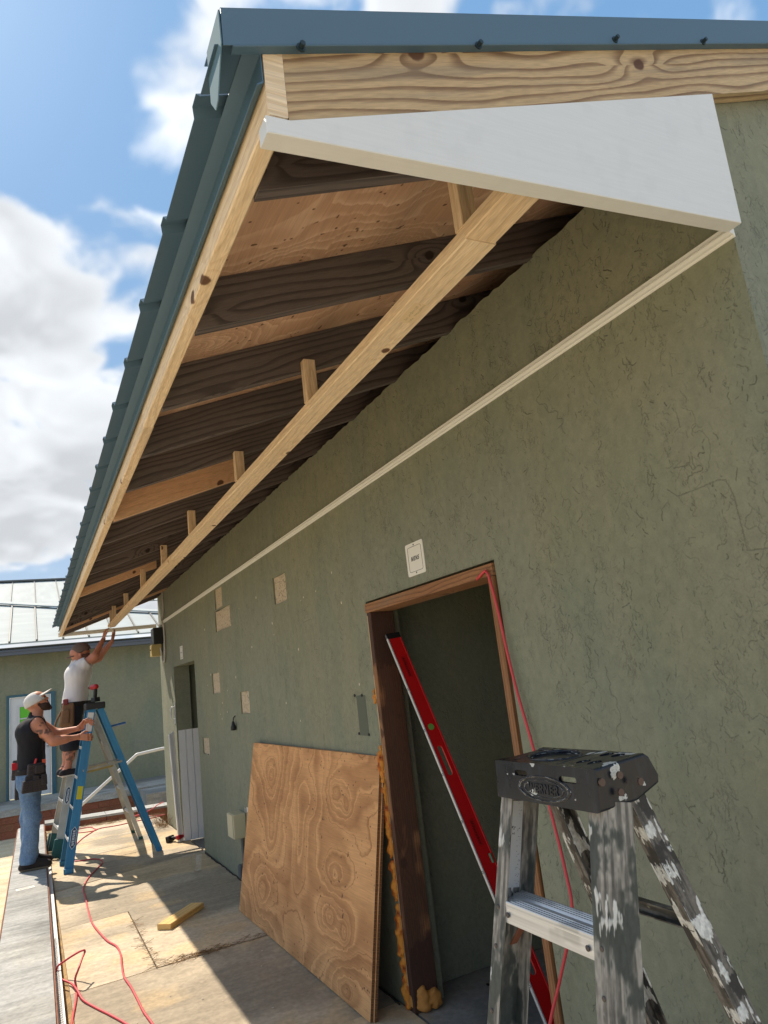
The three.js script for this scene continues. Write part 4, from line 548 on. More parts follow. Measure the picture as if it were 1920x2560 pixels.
  const capM = new THREE.MeshPhysicalMaterial({ roughness: 0.36, bumpScale: 0.0008, map: tex(512, 512, [0.4, 0.4], (u, v) => { const s = fbm(u * 30, v * 12, 4, 30, 12, 61), w = fbm(u * 9, v * 13, 5, 9, 13, 66), f = vn(u * 200, v * 200, 200, 200, 3); let c = mix3(rgb(15, 20, 30), rgb(34, 40, 50), ss(0.55, 0.75, s) * 0.7); c = mix3(c, rgb(196, 196, 190), ss(0.665, 0.69, w)); return c.map((q) => q * (0.9 + 0.2 * f)); }), roughnessMap: tex(256, 256, [0.4, 0.4], (u, v) => 0.75 + 0.5 * (fbm(u * 20, v * 9, 4, 20, 9, 8) - 0.3), false) });
  const skew = (g) => { const p = g.attributes.position; for (let i = 0; i < p.count; i++) p.setZ(i, p.getZ(i) - 0.22 * Math.max(0, p.getX(i) + 0.66)); return g; };
  const cg = cap.geometry.clone(); { const p = cg.attributes.position, n = cg.attributes.normal, uv = []; for (let i = 0; i < p.count; i++) { const a = [Math.abs(n.getX(i)), Math.abs(n.getY(i)), Math.abs(n.getZ(i))]; uv.push(...(a[0] > a[1] && a[0] > a[2] ? [p.getZ(i), p.getY(i)] : a[1] > a[2] ? [p.getZ(i) + 0.2, p.getX(i)] : [p.getX(i) + 0.1, p.getY(i) + 0.17])); } cg.setAttribute('uv', new THREE.Float32BufferAttribute(uv, 2)); }
  const capO = put('cap', skew(cg), capM, lad);
  put('tray_rim', skew(new THREE.TorusGeometry(0.064, 0.004, 8, 40).rotateX(Math.PI / 2).scale(1, 1, 1.15).translate(-0.56, 1.383, -1.395)), capM, capO);
  const em = atX(k3(523, 308), -0.661), turn = (g) => g.rotateY(-Math.PI / 2).rotateZ(-0.085).translate(em.x - 0.0005, em.y, em.z);
  put('emblem_ring', turn(merged([new THREE.TorusGeometry(0.03, 0.0022, 8, 48).scale(2.9, 0.84, 1), new THREE.TorusGeometry(0.03, 0.0014, 8, 48).scale(2.25, 0.6, 1)])), capM, capO);
  const tg = new TextGeometry('WERNER', { font: FONT, size: 0.021, depth: 0.0025, curveSegments: 3, bevelEnabled: true, bevelSize: 0.0006, bevelThickness: 0.0006, bevelSegments: 1 }); tg.computeBoundingBox(); tg.translate(-tg.boundingBox.max.x / 2, -0.0105, -0.001).scale(0.88, 0.92, 1);
  put('emblem_text', turn(merged([tg])), capM, capO);
  const bolt = std({ color: srgb(98, 80, 70), roughness: 0.6, metalness: 0.3 });
  for (const p of [[815, 275], [905, 238], [910, 325], [1010, 270]]) { const c = atZ(k3(...p), zB); put('bolt', new THREE.CylinderGeometry(0.0075, 0.0075, 0.005, 14).rotateX(Math.PI / 2).translate(c.x, c.y, zB + 0.002), bolt, capO); }
}
// ------------------------------------------------------------------ fittings on the wall
{
  const bx = thing('electrical_box', 'beige outdoor electrical box low on the wall beside the plywood', 'electrical box', [-0.06, 0.0, -6.55]);
  put('box', new RoundedBoxGeometry(0.11, 0.2, 0.2, 2, 0.008).translate(-0.057, 0.49, -6.55), M.beige, bx); put('lid', box(-0.118, -0.1125, 0.4, 0.585, -6.64, -6.46, 0.004), M.beige, bx);
  put('mounting_tab', box(-0.004, -0.001, 0.59, 0.63, -6.47, -6.42), M.aluDull, bx);
  put('conduit', tube([V(-0.03, 0.395, -6.5), V(-0.03, 0.3, -6.5), V(-0.028, 0.2, -6.49), V(-0.028, 0.02, -6.48)], 0.016, 24, 10), M.greyPaint, bx);
  put('fitting', new RoundedBoxGeometry(0.07, 0.1, 0.08, 2, 0.01).translate(-0.036, 0.12, -6.53), std({ color: srgb(86, 92, 96), roughness: 0.6 }), bx);
  put('outlet_cover', box(-0.003, -0.0005, 0.60, 0.64, -6.40, -6.34), M.pvc, bx);
  const lf = thing('wall_light', 'black and beige light fixture on the far wall corner', 'light fixture', [-0.08, 2.2, -10.3]);
  put('housing', box(-0.13, -0.002, 2.36, 2.58, -10.42, -10.18, 0.006), M.black, lf); put('lower_box', box(-0.15, -0.02, 2.2, 2.358, -10.42, -10.26, 0.008), std({ color: srgb(196, 176, 116), roughness: 0.5 }), lf);
  put('knob', new THREE.SphereGeometry(0.012, 8, 6).translate(-0.153, 2.29, -10.33), M.jamb, lf);
  const cd = atX(q1(1040, 200), -0.03);
  solo('conduit_pipe', tube([V(-0.025, 3.03, -9.96), V(-0.025, 2.7, -9.98), V(-0.05, 2.64, -9.98), V(-0.025, 2.58, -9.99), V(-0.025, 2.18, -10.0), V(-0.028, 2.1, -10.05), V(-0.03, 2.12, -10.12), V(-0.05, 2.3, -10.15)], 0.014, 60, 8), M.aluDull, 'thin grey conduit running down the far wall end', 'conduit');
  const pu = atX(q1(1116, 1000), -0.02); solo('door_pull', merged([box(-0.004, -0.0005, 1.3, 1.56, -9.64, -9.56), tube([V(-0.004, 1.35, -9.6), V(-0.04, 1.36, -9.6), V(-0.045, 1.43, -9.6), V(-0.04, 1.5, -9.6), V(-0.004, 1.51, -9.6)], 0.008, 20, 7)]), M.alu, 'silver pull handle on the wall beside the far doorway', 'handle');
  const h = atX(q1(1530, 1065)); solo('wire_socket', merged([new THREE.LatheGeometry([[0.0, 0], [0.024, 0.003], [0.025, 0.03], [0.016, 0.05], [0.012, 0.07], [0.009, 0.08], [0, 0.08]].map((p) => new THREE.Vector2(...p)), 14).translate(-0.026, h.y - 0.05, h.z), tube([V(-0.026, h.y + 0.03, h.z), V(-0.018, h.y + 0.06, h.z), V(-0.001, h.y + 0.075, h.z)], 0.005, 10, 6)]), M.black, 'black lamp socket hanging from a hole in the wall', 'socket');
  // ghost of a removed dispenser with its anchor holes
  const g0 = atX(kd(40, 1580)), g1 = atX(kd(165, 1960)); const gm = solo('wall_ghost', plateX([[g0.z, g1.y], [g1.z, g1.y], [g1.z, g0.y], [g0.z, g0.y]], [], 0.001, -0.0012), std({ color: srgb(92, 98, 86), roughness: 0.8 }), 'darker rectangle left by a removed fixture left of the near doorway', 'patch');
  let hi = 0; for (const p of [[28, 1580], [95, 1578], [70, 1938], [162, 1948]]) { const c = atX(kd(...p)); solo('anchor_hole', new THREE.CylinderGeometry(0.007, 0.008, 0.004, 10).rotateZ(Math.PI / 2).scale(1, 1, 1.3).translate(-0.003, c.y, c.z), M.black, ['upper plug beside the darker rectangle corner farther from the door', 'upper plug inside the darker rectangle nearer the door', 'lower plug below the darker rectangle farther from the door', 'lower plug below the darker rectangle nearer the door'][hi++], 'anchor', 'anchor plugs of the removed fixture'); }
  const wc = rngOf(70), chips = []; for (let i = 0; i < 26; i++) { const z = -3.7 - wc() * 4, y = 1.35 + wc() * 1.0; chips.push(new THREE.IcosahedronGeometry(0.004 + wc() * 0.007, 0).scale(0.3, 1.3, 1).translate(-0.001, y, z)); } const ch = part('paint_chips', merged(chips), std({ color: srgb(208, 200, 180) }), scene); ch.userData.kind = 'stuff'; tag(ch, 'small pale chips where screws were pulled from the wall', 'chips');
}
// ------------------------------------------------------------------ soffit panels standing in the far doorway
{
  const panel = (A, Bp, lean, hgt, label) => { const d = Bp.clone().sub(A), W = d.length(), X = d.normalize(), Y = V(lean.x, hgt, lean.z).normalize(), Z = X.clone().cross(Y).normalize(), Y2 = Z.clone().cross(X), pr = []; const seg = [0, 0.32, 0.34, 0.36, 0.38, 0.66, 0.68, 0.70, 0.72, 1], dp = [0, 0, -0.014, -0.014, 0, 0, -0.014, -0.014, 0, 0]; seg.forEach((s, i) => pr.push([s * W, dp[i] + 0.018])); pr.push([W, 0], [0, 0]); const g = sweep(pr.map(([a, b]) => [a, -b]), V(0, 0, 0), V(0, Math.hypot(lean.x, hgt, lean.z), 0), V(1, 0, 0), { u0: 0, v0: 0 }); g.applyMatrix4(new THREE.Matrix4().makeBasis(X, Y2, Z)); g.translate(A.x, A.y, A.z); return solo('white_panel', g, M.pvc, label, 'soffit panel'); };
  panel(V(-0.062, 0.003, -9.05), V(0.175, 0.003, -9.03), V(-0.035, 0, -0.06), 1.228, 'wide white grooved soffit panel standing in the far doorway');
  for (let i = 0; i < 3; i++) { const x = -0.075 - i * 0.022; solo('vinyl_strip', sweep(rect(0.02, 0.06, 0.003), V(x, 0.003, -9.08 + i * 0.012), V(x - 0.042, 1.226 - i * 0.012, -9.14 + i * 0.01), V(1, 0, 0)), i === 0 ? M.cream : M.pvc, ['cream vinyl strip standing between the wide soffit panel and white strips', 'white vinyl strip standing between the cream strip and outermost strip', 'outermost white vinyl strip leaning at the far doorway beside the pull handle'][i], 'vinyl strip', 'vinyl strips by the far doorway'); }
}
// ------------------------------------------------------------------ small things
{
  const can = thing('foam_can', 'yellow spray foam can with navy cap on the doorway floor', 'can', [0.16, 0, -3.02]), pc = atY(z3(150, 1320), 0.2); can.position.set(0.16, 0, -3.02);
  const L = (pts) => new THREE.LatheGeometry(pts.map((p) => new THREE.Vector2(...p)), 24);
  part('can_body', L([[0, 0], [0.031, 0], [0.033, 0.004], [0.033, 0.135], [0.028, 0.15], [0, 0.152]]), std({ color: srgb(206, 158, 60), roughness: 0.4 }), can);
  part('can_cap', L([[0.03, 0.135], [0.0335, 0.14], [0.0335, 0.175], [0.026, 0.192], [0.012, 0.198], [0, 0.198]]), std({ color: srgb(28, 36, 78), roughness: 0.4 }), can);
  part('nozzle', tube([V(0, 0.195, 0), V(-0.004, 0.22, 0), V(-0.02, 0.232, 0), V(-0.034, 0.24, 0)], 0.005, 14, 7), M.black, can);
  const tb = thing('tool_case', 'red plastic tool case on the floor inside the near doorway', 'case', [0.36, 0, -2.66]);
  part('case', new RoundedBoxGeometry(0.3, 0.22, 0.14, 3, 0.02).translate(0, 0.11, 0), std({ color: srgb(150, 20, 26), roughness: 0.45 }), tb); part('handle', tube([V(-0.07, 0.215, 0), V(-0.06, 0.25, 0), V(0.06, 0.25, 0), V(0.07, 0.215, 0)], 0.01, 20, 8), M.black, tb); part('latch', box(-0.02, 0.02, 0.13, 0.17, 0.07, 0.078), M.black, tb);
  const drill = (pos, ry, label, lay) => { const g = thing('cordless_drill', label, 'drill', pos), red = std({ color: srgb(176, 22, 30), roughness: 0.45 }), o = lay ? (geo) => geo.rotateX(1.45).translate(0, 0.035, 0).rotateY(ry) : (geo) => geo.rotateY(ry);
    part('motor_body', o(new THREE.CapsuleGeometry(0.03, 0.1, 6, 14).rotateZ(Math.PI / 2).translate(0, 0.17, 0)), red, g); part('chuck', o(new THREE.CylinderGeometry(0.014, 0.024, 0.06, 14).rotateZ(-Math.PI / 2).translate(0.105, 0.17, 0)), M.black, g); part('grip', o(new RoundedBoxGeometry(0.042, 0.11, 0.034, 3, 0.012).rotateZ(0.18).translate(-0.03, 0.105, 0)), M.black, g); part('battery', o(new RoundedBoxGeometry(0.1, 0.05, 0.066, 3, 0.008).translate(-0.03, 0.03, 0)), M.black, g); return g; };
  drill([-0.2, 0, -9.2], 0.7, 'red and black cordless drill lying on the patio by the soffit panels', true);
  drill([-1.0, 1.672, -8.86], 1.9, 'cordless drill standing on top of the blue ladder', false);
  const bt = solo('plastic_cup', new THREE.LatheGeometry([[0, 0.003], [0.036, 0.003], [0.037, 0.0], [0.05, 0.13], [0.052, 0.132], [0.049, 0.13], [0.035, 0.006], [0, 0.006]].map((p) => new THREE.Vector2(...p)), 28).translate(-0.24, 0.001, -7.46), new THREE.MeshPhysicalMaterial({ transmission: 1, thickness: 0, roughness: 0.06, color: 0xffffff, ior: 1.45 }), 'clear plastic cup standing on the patio', 'cup');
  const rl = thing('handrail', 'white pipe handrail sloping beside the far walkway', 'handrail', [-0.2, -0.5, -13.6]), wm = std({ color: srgb(206, 206, 204), roughness: 0.45 });
  const h0 = atZ(q2(735, 1534), -13.6), h1 = atZ(q2(1262, 1055), -13.6), h2 = atZ(q2(1500, 1000), -13.6); put('rail', tube([h0, h0.clone().lerp(h1, 0.5), h0.clone().lerp(h1, 0.93), h1, h1.clone().lerp(h2, 0.1), h2, h2.clone().add(V(0.8, 0.02, 0))], 0.027, 60, 10), wm, rl);
  put('post', tube([h0, V(h0.x, -0.2, -13.6), V(h0.x, -0.5, -13.6)], 0.025, 8, 10), wm, rl); put('post', tube([h2.clone().add(V(0.5, 0, 0)), V(h2.x + 0.5, 0, -13.6), V(h2.x + 0.5, -0.5, -13.6)], 0.025, 8, 10), wm, rl);
}
// ------------------------------------------------------------------ far stepladders
const oval = (txt, bg, fg) => canvasTex(512, 160, (x, w, h) => { x.fillStyle = bg; x.fillRect(0, 0, w, h); x.fillStyle = '#e6e8ea'; x.beginPath(); x.moveTo(0, h / 2); x.lineTo(90, 6); x.lineTo(w - 90, 6); x.lineTo(w, h / 2); x.lineTo(w - 90, h - 6); x.lineTo(90, h - 6); x.fill(); x.fillStyle = '#1b3f63'; x.beginPath(); x.moveTo(14, h / 2); x.lineTo(96, 16); x.lineTo(w - 96, 16); x.lineTo(w - 14, h / 2); x.lineTo(w - 96, h - 16); x.lineTo(96, h - 16); x.fill(); x.fillStyle = fg; x.font = 'bold 92px sans-serif'; x.textAlign = 'center'; x.textBaseline = 'middle'; x.fillText(txt, w / 2, h / 2 + 4, w * 0.68); });
function farLadder(name, label, F1, F2, R1, R2, T, half, o) {
  const l = thing(name, label, 'stepladder', [(F1.x + R1.x) / 2, 0, (F1.z + R2.z) / 2]), tf1 = V(T.x - 0.04, T.y, T.z + half), tf2 = V(T.x - 0.04, T.y, T.z - half), tr1 = V(T.x + 0.05, T.y - 0.02, T.z + half * 0.95), tr2 = V(T.x + 0.05, T.y - 0.02, T.z - half * 0.95);
  const up = (v, y) => v.clone().setY(v.y + y), ch = chan(o.web, o.fl, 0.004);
  const a = put('rail', sweep(ch, up(F1, 0.01), tf1, V(1, 0, 0)), o.rail, l), b = put('rail', sweep(ch.map(([p, q]) => [p, -q]), up(F2, 0.01), tf2, V(1, 0, 0)), o.rail, l);
  const chr = chan(o.rweb, 0.026, 0.004); put('rear_rail', sweep(chr, up(R1, 0.01), tr1, V(1, 0, 0)), o.rear, l); put('rear_rail', sweep(chr.map(([p, q]) => [p, -q]), up(R2, 0.01), tr2, V(1, 0, 0)), o.rear, l);
  for (const y of o.steps) { const p = F1.clone().lerp(tf1, y / T.y), q = F2.clone().lerp(tf2, y / T.y); put('step', sweep([[-0.04, -0.03], [-0.037, -0.03], [-0.037, -0.004], [0.037, -0.004], [0.037, -0.03], [0.04, -0.03], [0.04, 0], [-0.04, 0]], p.clone().add(V(0, 0, -0.006)), q.clone().add(V(0, 0, 0.006)), V(1, 0, 0)), M.alu, l); }
  for (const y of o.bars) { const p = R1.clone().lerp(tr1, y / T.y), q = R2.clone().lerp(tr2, y / T.y); put('rear_bar', sweep(rect(0.03, 0.022, 0.004), p.clone().add(V(0, 0, -0.005)), q.clone().add(V(0, 0, 0.005)), V(0, 1, 0)), M.alu, l); }
  for (const [f, t, rr, tt] of [[F1, tf1, R1, tr1], [F2, tf2, R2, tr2]]) put('spreader', sweep(rect(0.022, 0.005, 0.001), f.clone().lerp(t, o.sp), rr.clone().lerp(tt, o.sp + 0.03), V(0, 1, 0)), o.spm ?? M.aluDull, l);
  put('cap', new RoundedBoxGeometry(0.2, 0.07, half * 2 + 0.05, 3, 0.012).translate(T.x, T.y + 0.015, T.z), M.black, l);
  for (const [v, d] of [[F1, 1], [F2, -1]]) put('foot', o.foot(v, d), o.footM, l);
  for (const v of [R1, R2]) put('foot', new RoundedBoxGeometry(0.05, 0.03, 0.04, 2, 0.006).translate(v.x, 0.015, v.z), o.footM, l);
  const decal = (y, len, wid, mat, nm) => { const p = F1.clone().lerp(tf1, y / T.y), dir = tf1.clone().sub(F1).normalize(), Z = V(0, 0, 1).addScaledVector(dir, -dir.z).normalize(), X = dir.clone(), Y = Z.clone().cross(X); put(nm, new THREE.BoxGeometry(len, wid, 0.002).applyMatrix4(new THREE.Matrix4().makeBasis(X, Y, Z).setPosition(p.add(Z.multiplyScalar(0.0015)))), mat, a); };
  return { l, decal, a };
}
{
  const dk = std({ map: oval('WERNER', '#2c78a8', '#dfe6ea'), roughness: 0.45 }), dk2 = std({ map: oval('WERNER', '#b9bab8', '#dfe6ea'), roughness: 0.45 });
  const bl = farLadder('stepladder', 'blue fiberglass stepladder with black cap held by the bearded man', V(-1.31, 0, -8.6), V(-1.33, 0, -9.1), V(-0.38, 0, -8.78), V(-0.36, 0, -9.3), V(-1.0, 1.62, -8.88), 0.16, { web: 0.085, fl: 0.035, rweb: 0.065, rail: M.blue, rear: M.blue, steps: [0.29, 0.59, 0.89, 1.19, 1.45], bars: [0.4, 0.95, 1.35], sp: 0.6, footM: M.blue, foot: (v) => new RoundedBoxGeometry(0.095, 0.05, 0.045, 2, 0.006).translate(v.x + 0.004, 0.027, v.z) });
  bl.decal(0.33, 0.22, 0.06, dk, 'decal'); bl.decal(0.76, 0.13, 0.055, std({ color: srgb(206, 196, 40), roughness: 0.5 }), 'warning_label');
  const wl = canvasTex(256, 96, (x, w, h) => { x.fillStyle = '#dfe0dc'; x.fillRect(0, 0, w, h); x.fillStyle = '#555'; const r = rngOf(2); for (let i = 0; i < 60; i++) x.fillRect(120 + r() * 60, 10 + r() * 70, 6 + r() * 10, 3); for (let i = 0; i < 8; i++) x.fillRect(20 + i * 12, 20, 5, 5); });
  bl.decal(1.47, 0.2, 0.062, std({ map: wl, roughness: 0.45 }), 'white_label');
  const pb = atZ(a2(1090, 1362), -9.1); put('tool_shelf', sweep([[-0.02, -0.012], [0.02, -0.012], [0.026, 0.006], [0, 0.016], [-0.026, 0.006]], V(-0.83, 1.385, -9.02), V(-0.66, 1.405, -9.05), V(0, 0, 1)), std({ color: srgb(52, 118, 190), roughness: 0.4 }), bl.l);
  const al = farLadder('stepladder', 'aluminium stepladder with green rubber feet under the man in white', V(-1.385, 0, -9.55), V(-1.43, 0, -10.1), V(-0.45, 0, -9.75), V(-0.47, 0, -10.32), V(-1.03, 1.66, -9.86), 0.17, { web: 0.08, fl: 0.03, rweb: 0.05, rail: M.aluDull, rear: M.aluDull, steps: [0.3, 0.58, 0.86, 1.14, 1.42], bars: [0.32, 0.62, 0.92, 1.2, 1.45], sp: 0.52, spm: std({ color: srgb(172, 150, 84), roughness: 0.6 }), footM: M.greenFoot, foot: (v) => new RoundedBoxGeometry(0.11, 0.2, 0.05, 3, 0.012).rotateZ(-0.22).translate(v.x + 0.012, 0.108, v.z) });
  al.decal(0.66, 0.2, 0.056, dk2, 'decal');
}
// ------------------------------------------------------------------ the two men
const skinM = (o = {}) => std({ color: 0xffffff, vertexColors: true, roughness: 0.6, ...o });
function bodyGeo(bones, k, boxLo, boxHi, hands, color) {
  const gs = [nets(boneField(bones, k), boxLo, boxHi, 0.012)];
  for (const h of hands) { let lo = [9, 9, 9], hi = [-9, -9, -9]; for (const [a, b, ra, rb] of h) for (const p of [a, b]) { const r = Math.max(ra, rb) + 0.015; [p.x, p.y, p.z].forEach((v, i) => { lo[i] = Math.min(lo[i], v - r); hi[i] = Math.max(hi[i], v + r); }); } gs.push(nets(boneField(h, 0.008), lo, hi, 0.0042)); }
  const g = mergeGeometries(gs), p = g.attributes.position, c = []; for (let i = 0; i < p.count; i++) c.push(...color(p.getX(i), p.getY(i), p.getZ(i))); g.setAttribute('color', new THREE.Float32BufferAttribute(c, 3)); return planeUV(g);
}
const lin = (r, g, b) => { const c = srgb(r, g, b); return [c.r, c.g, c.b]; };
const ell = (x, y, z, c, rx, ry, rz) => (Math.hypot((x - c.x) / rx, (y - c.y) / ry, (z - c.z) / rz) - 1) * Math.min(rx, ry, rz);
// a hand: wrist W, pointing dir, thumb side, curl direction
function hand(W, dir, across, curl, s = 1, bend = 0.5) {
  const d = dir.clone().normalize(), a = across.clone().normalize(), c = curl.clone().normalize(), out = [], at = (u, v, w) => W.clone().addScaledVector(d, u * s).addScaledVector(a, v * s).addScaledVector(c, w * s);
  for (const v of [-0.026, -0.009, 0.009, 0.026]) out.push([at(0.0, v * 0.6, 0), at(0.085, v, 0.002), 0.016, 0.012]);
  const len = [0.062, 0.075, 0.08, 0.07]; [-0.03, -0.01, 0.0105, 0.031].forEach((v, i) => { const L = len[i], k = at(0.085, v, 0.004), m = k.clone().addScaledVector(d, L * 0.5 * (1 - bend * 0.5) * s).addScaledVector(c, L * 0.5 * bend * s), t = m.clone().addScaledVector(d, L * 0.5 * (0.75 - bend) * s).addScaledVector(c, L * 0.5 * (0.4 + bend * 0.7) * s); out.push([k, m, 0.0095, 0.0085], [m, t, 0.0085, 0.0072]); });
  const t0 = at(0.025, 0.026, 0.006), t1 = at(0.06, 0.055, 0.018), t2 = at(0.088, 0.058, 0.036); out.push([t0, t1, 0.013, 0.010], [t1, t2, 0.010, 0.0085]); return out;
}
const clip = (f, ...planes) => (x, y, z) => { let d = f(x, y, z); for (const p of planes) d = Math.max(d, p(x, y, z)); return d; };
const folds = (f, amp, fx, fy, fz) => (x, y, z) => f(x, y, z) + amp * (fbm3(x * fx + 4, y * fy, z * fz + 2, 2) - 0.5);
{ // bearded man on the kerb
  const zc = -8.75, zn = -8.58, zf = -8.92, J = (x, y, z = zc) => atZ(q2(x, y), z), m = thing('person', 'bearded man in black tank top, jeans and white cap steadying the ladder', 'person', [-1.66, 0.1, zc]);
  const head = J(338, 575), face = V(0.88, 0.42, 0.2).normalize(), hUp = V(-0.42, 0.9, 0).normalize(), F = (a, b, c = 0) => head.clone().addScaledVector(face, a).addScaledVector(hUp, b).add(V(0, 0, c));
  const neck = J(335, 690), chN = J(268, 850, zn - 0.02), chF = J(318, 850, zf + 0.03), shN = J(335, 770, zn + 0.03), shF = J(350, 760, zf), wN = J(280, 1110, zn - 0.07), wF = J(300, 1110, zf + 0.07), hipN = J(262, 1290, zn - 0.05), hipF = J(300, 1290, zf + 0.05);
  const elN = J(488, 935, zn + 0.07), wrN = J(722, 893, -8.56), elF = J(520, 858, zf + 0.02), wrF = J(722, 815, -8.72);
  const ymap = (v, y) => v.clone().setY(y);
  const knN = J(300, 1640, zn - 0.06), knF = J(262, 1640, zf + 0.06), anN = ymap(J(262, 1960, zn - 0.06), 0.2), anF = ymap(J(278, 1940, zf + 0.06), 0.2), toeN = ymap(anN.clone().add(V(0.17, 0, 0.03)), 0.135), toeF = ymap(anF.clone().add(V(0.17, 0, 0.0)), 0.135), heelN = ymap(anN.clone().add(V(-0.045, 0, 0)), 0.14), heelF = ymap(anF.clone().add(V(-0.045, 0, 0)), 0.14);
  const torso = [[chN, chF, 0.112, 0.105], [shN, shF, 0.062, 0.062], [chN, wN, 0.11, 0.102], [chF, wF, 0.105, 0.1], [J(290, 900), J(290, 1120), 0.12, 0.115], [neck, J(315, 780), 0.06, 0.1]], legs = [[wN, hipN, 0.1, 0.105], [wF, hipF, 0.1, 0.105], [hipN, knN, 0.095, 0.064], [hipF, knF, 0.095, 0.064], [knN, anN, 0.06, 0.042], [knF, anF, 0.06, 0.042]], feet = [[anN, heelN, 0.04, 0.036], [heelN, toeN, 0.036, 0.03], [anN, toeN, 0.035, 0.03], [anF, heelF, 0.04, 0.036], [heelF, toeF, 0.036, 0.03], [anF, toeF, 0.035, 0.03]];
  const arms = [[shN, elN, 0.058, 0.043], [elN, wrN, 0.043, 0.027], [shN.clone().lerp(elN, 0.3), shN.clone().lerp(elN, 0.7), 0.05, 0.05], [elN.clone().lerp(wrN, 0.2), elN.clone().lerp(wrN, 0.45), 0.044, 0.04], [shF, elF, 0.056, 0.043], [elF, wrF, 0.042, 0.027]];
  const headB = [[head.clone().addScaledVector(face, -0.03).addScaledVector(hUp, 0.02), F(0.02, 0.03), 0.088, 0.08, 0.04], [F(0.03, 0.0), F(0.055, -0.06), 0.066, 0.05, 0.03], [neck, F(-0.02, -0.06), 0.056, 0.055, 0.03], [F(0.09, 0.005), F(0.112, -0.018), 0.011, 0.014, 0.015], [F(0.085, 0.03, -0.03), F(0.085, 0.03, 0.03), 0.014, 0.014, 0.02], [F(-0.005, -0.005, 0.082), F(-0.012, -0.028, 0.08), 0.014, 0.011, 0.008], [F(-0.005, -0.005, -0.082), F(-0.012, -0.028, -0.08), 0.014, 0.011, 0.008], [F(0.088, -0.052, -0.02), F(0.088, -0.052, 0.02), 0.012, 0.012, 0.01]];
  const hN = hand(wrN, V(0.85, -0.15, 0.1), V(-0.1, 0.95, 0.1), V(0.35, 0, -0.9), 1, 0.35), hF = hand(wrF, V(0.8, 0.35, 0), V(-0.3, 0.9, 0.2), V(0.6, 0, 0.6), 1, 0.4);
  const tc = shN.clone().lerp(elN, 0.42); const skin = lin(196, 132, 104), ink = lin(70, 58, 58);
  part('body', local(bodyGeo([...torso, ...legs, ...feet, ...arms, ...headB], 0.035, [-2.0, 0.08, -9.1], [-0.95, 2.02, -8.4], [hN, hF], (x, y, z) => { const d = Math.hypot(x - tc.x, (y - tc.y) * 0.75, z - tc.z), t = ss(0.095, 0.075, d) * ss(0.5, 0.55, fbm3(x * 38, y * 38, z * 38, 3)), v = 0.94 + 0.12 * fbm3(x * 30, y * 30, z * 30, 2); return mix3(skin, ink, t * 0.85).map((q) => q * v); }), m), skinM(), m);
  const infl = (b, e) => b.map(([p, q, ra, rb, kk]) => [p, q, ra + e, rb + e, kk]);
  const tt = boneField([...infl(torso, 0.013), [wN, hipN, 0.113, 0.118], [wF, hipF, 0.113, 0.118]], 0.04), neckC = J(345, 722);
  const tank = clip(folds(tt, 0.014, 22, 9, 22), (x, y, z) => -(y - (hipN.y + 0.045)), (x, y, z) => 0.105 - Math.hypot(x - neckC.x - 0.035, (y - neckC.y - 0.015) * 0.8, z - zc), (x, y, z) => 0.082 - Math.hypot(x - shN.x - 0.02, (y - shN.y + 0.02), z - shN.z - 0.045), (x, y, z) => 0.082 - Math.hypot(x - shF.x - 0.02, y - shF.y + 0.02, z - shF.z + 0.045));
  const fabric = (r, g, b, o = {}) => std({ color: srgb(r, g, b), roughness: 0.92, ...o });
  part('tank_top', local(planeUV(nets(tank, [-2.0, 0.95, -9.1], [-1.35, 1.75, -8.4], 0.0105)), m), fabric(26, 27, 34), m);
  const denim = std({ roughness: 0.9, map: tex(256, 256, [0.6, 0.6], (u, v) => { const a = fbm(u * 5, v * 4, 4, 5, 4, 3), w = vn(u * 120, v * 60, 120, 60, 2); return mix3(rgb(74, 104, 142), rgb(126, 152, 182), a).map((q) => q * (0.88 + 0.2 * w)); }) });
  const jl = infl(legs, 0.016).map((b, i) => (i >= 4 ? [b[0], b[1], b[2], b[3] + 0.026] : b));
  part('jeans', local(planeUV(nets(clip(folds(boneField(jl, 0.03), 0.02, 14, 22, 14), (x, y) => y - (hipN.y + 0.075), (x, y) => 0.165 - y), [-2.0, 0.12, -9.1], [-1.35, 1.2, -8.4], 0.0105)), m), denim, m);
  for (const [an, toe, heel] of [[anN, toeN, heelN], [anF, toeF, heelF]]) { const f = boneField([[an, heel, 0.046, 0.043], [heel, toe, 0.042, 0.04], [an, toe, 0.046, 0.036]], 0.03), s = part('shoe', local(planeUV(nets(clip(f, (x, y) => y - 0.215, (x, y) => 0.122 - y), [heel.x - 0.1, 0.09, heel.z - 0.1], [toe.x + 0.1, 0.25, heel.z + 0.13], 0.006)), m), fabric(44, 36, 34), m); part('sole', local(planeUV(nets(clip(boneField([[heel, toe, 0.047, 0.043]], 0.01), (x, y) => y - 0.1225, (x, y) => 0.1015 - y), [heel.x - 0.1, 0.09, heel.z - 0.1], [toe.x + 0.1, 0.16, heel.z + 0.13], 0.006)), m), fabric(120, 108, 92), s); }
  const hy = hipN.y + 0.085, bc = V((hipN.x + hipF.x) / 2, hy, zc);
  part('belt', local(planeUV(nets(clip(boneField(infl([...legs.slice(0, 2), ...torso.slice(2, 5)], 0.026), 0.04), (x, y) => Math.abs(y - hy) - 0.026), [-2.0, hy - 0.07, -9.1], [-1.35, hy + 0.07, -8.4], 0.009)), m), fabric(40, 34, 34), m);
  const leather = std({ roughness: 0.8, map: tex(128, 128, [0.2, 0.2], (u, v) => { const a = fbm(u * 9, v * 9, 4, 9, 9, 6); return mix3(rgb(36, 30, 32), rgb(84, 74, 70), ss(0.5, 0.8, a)); }) });
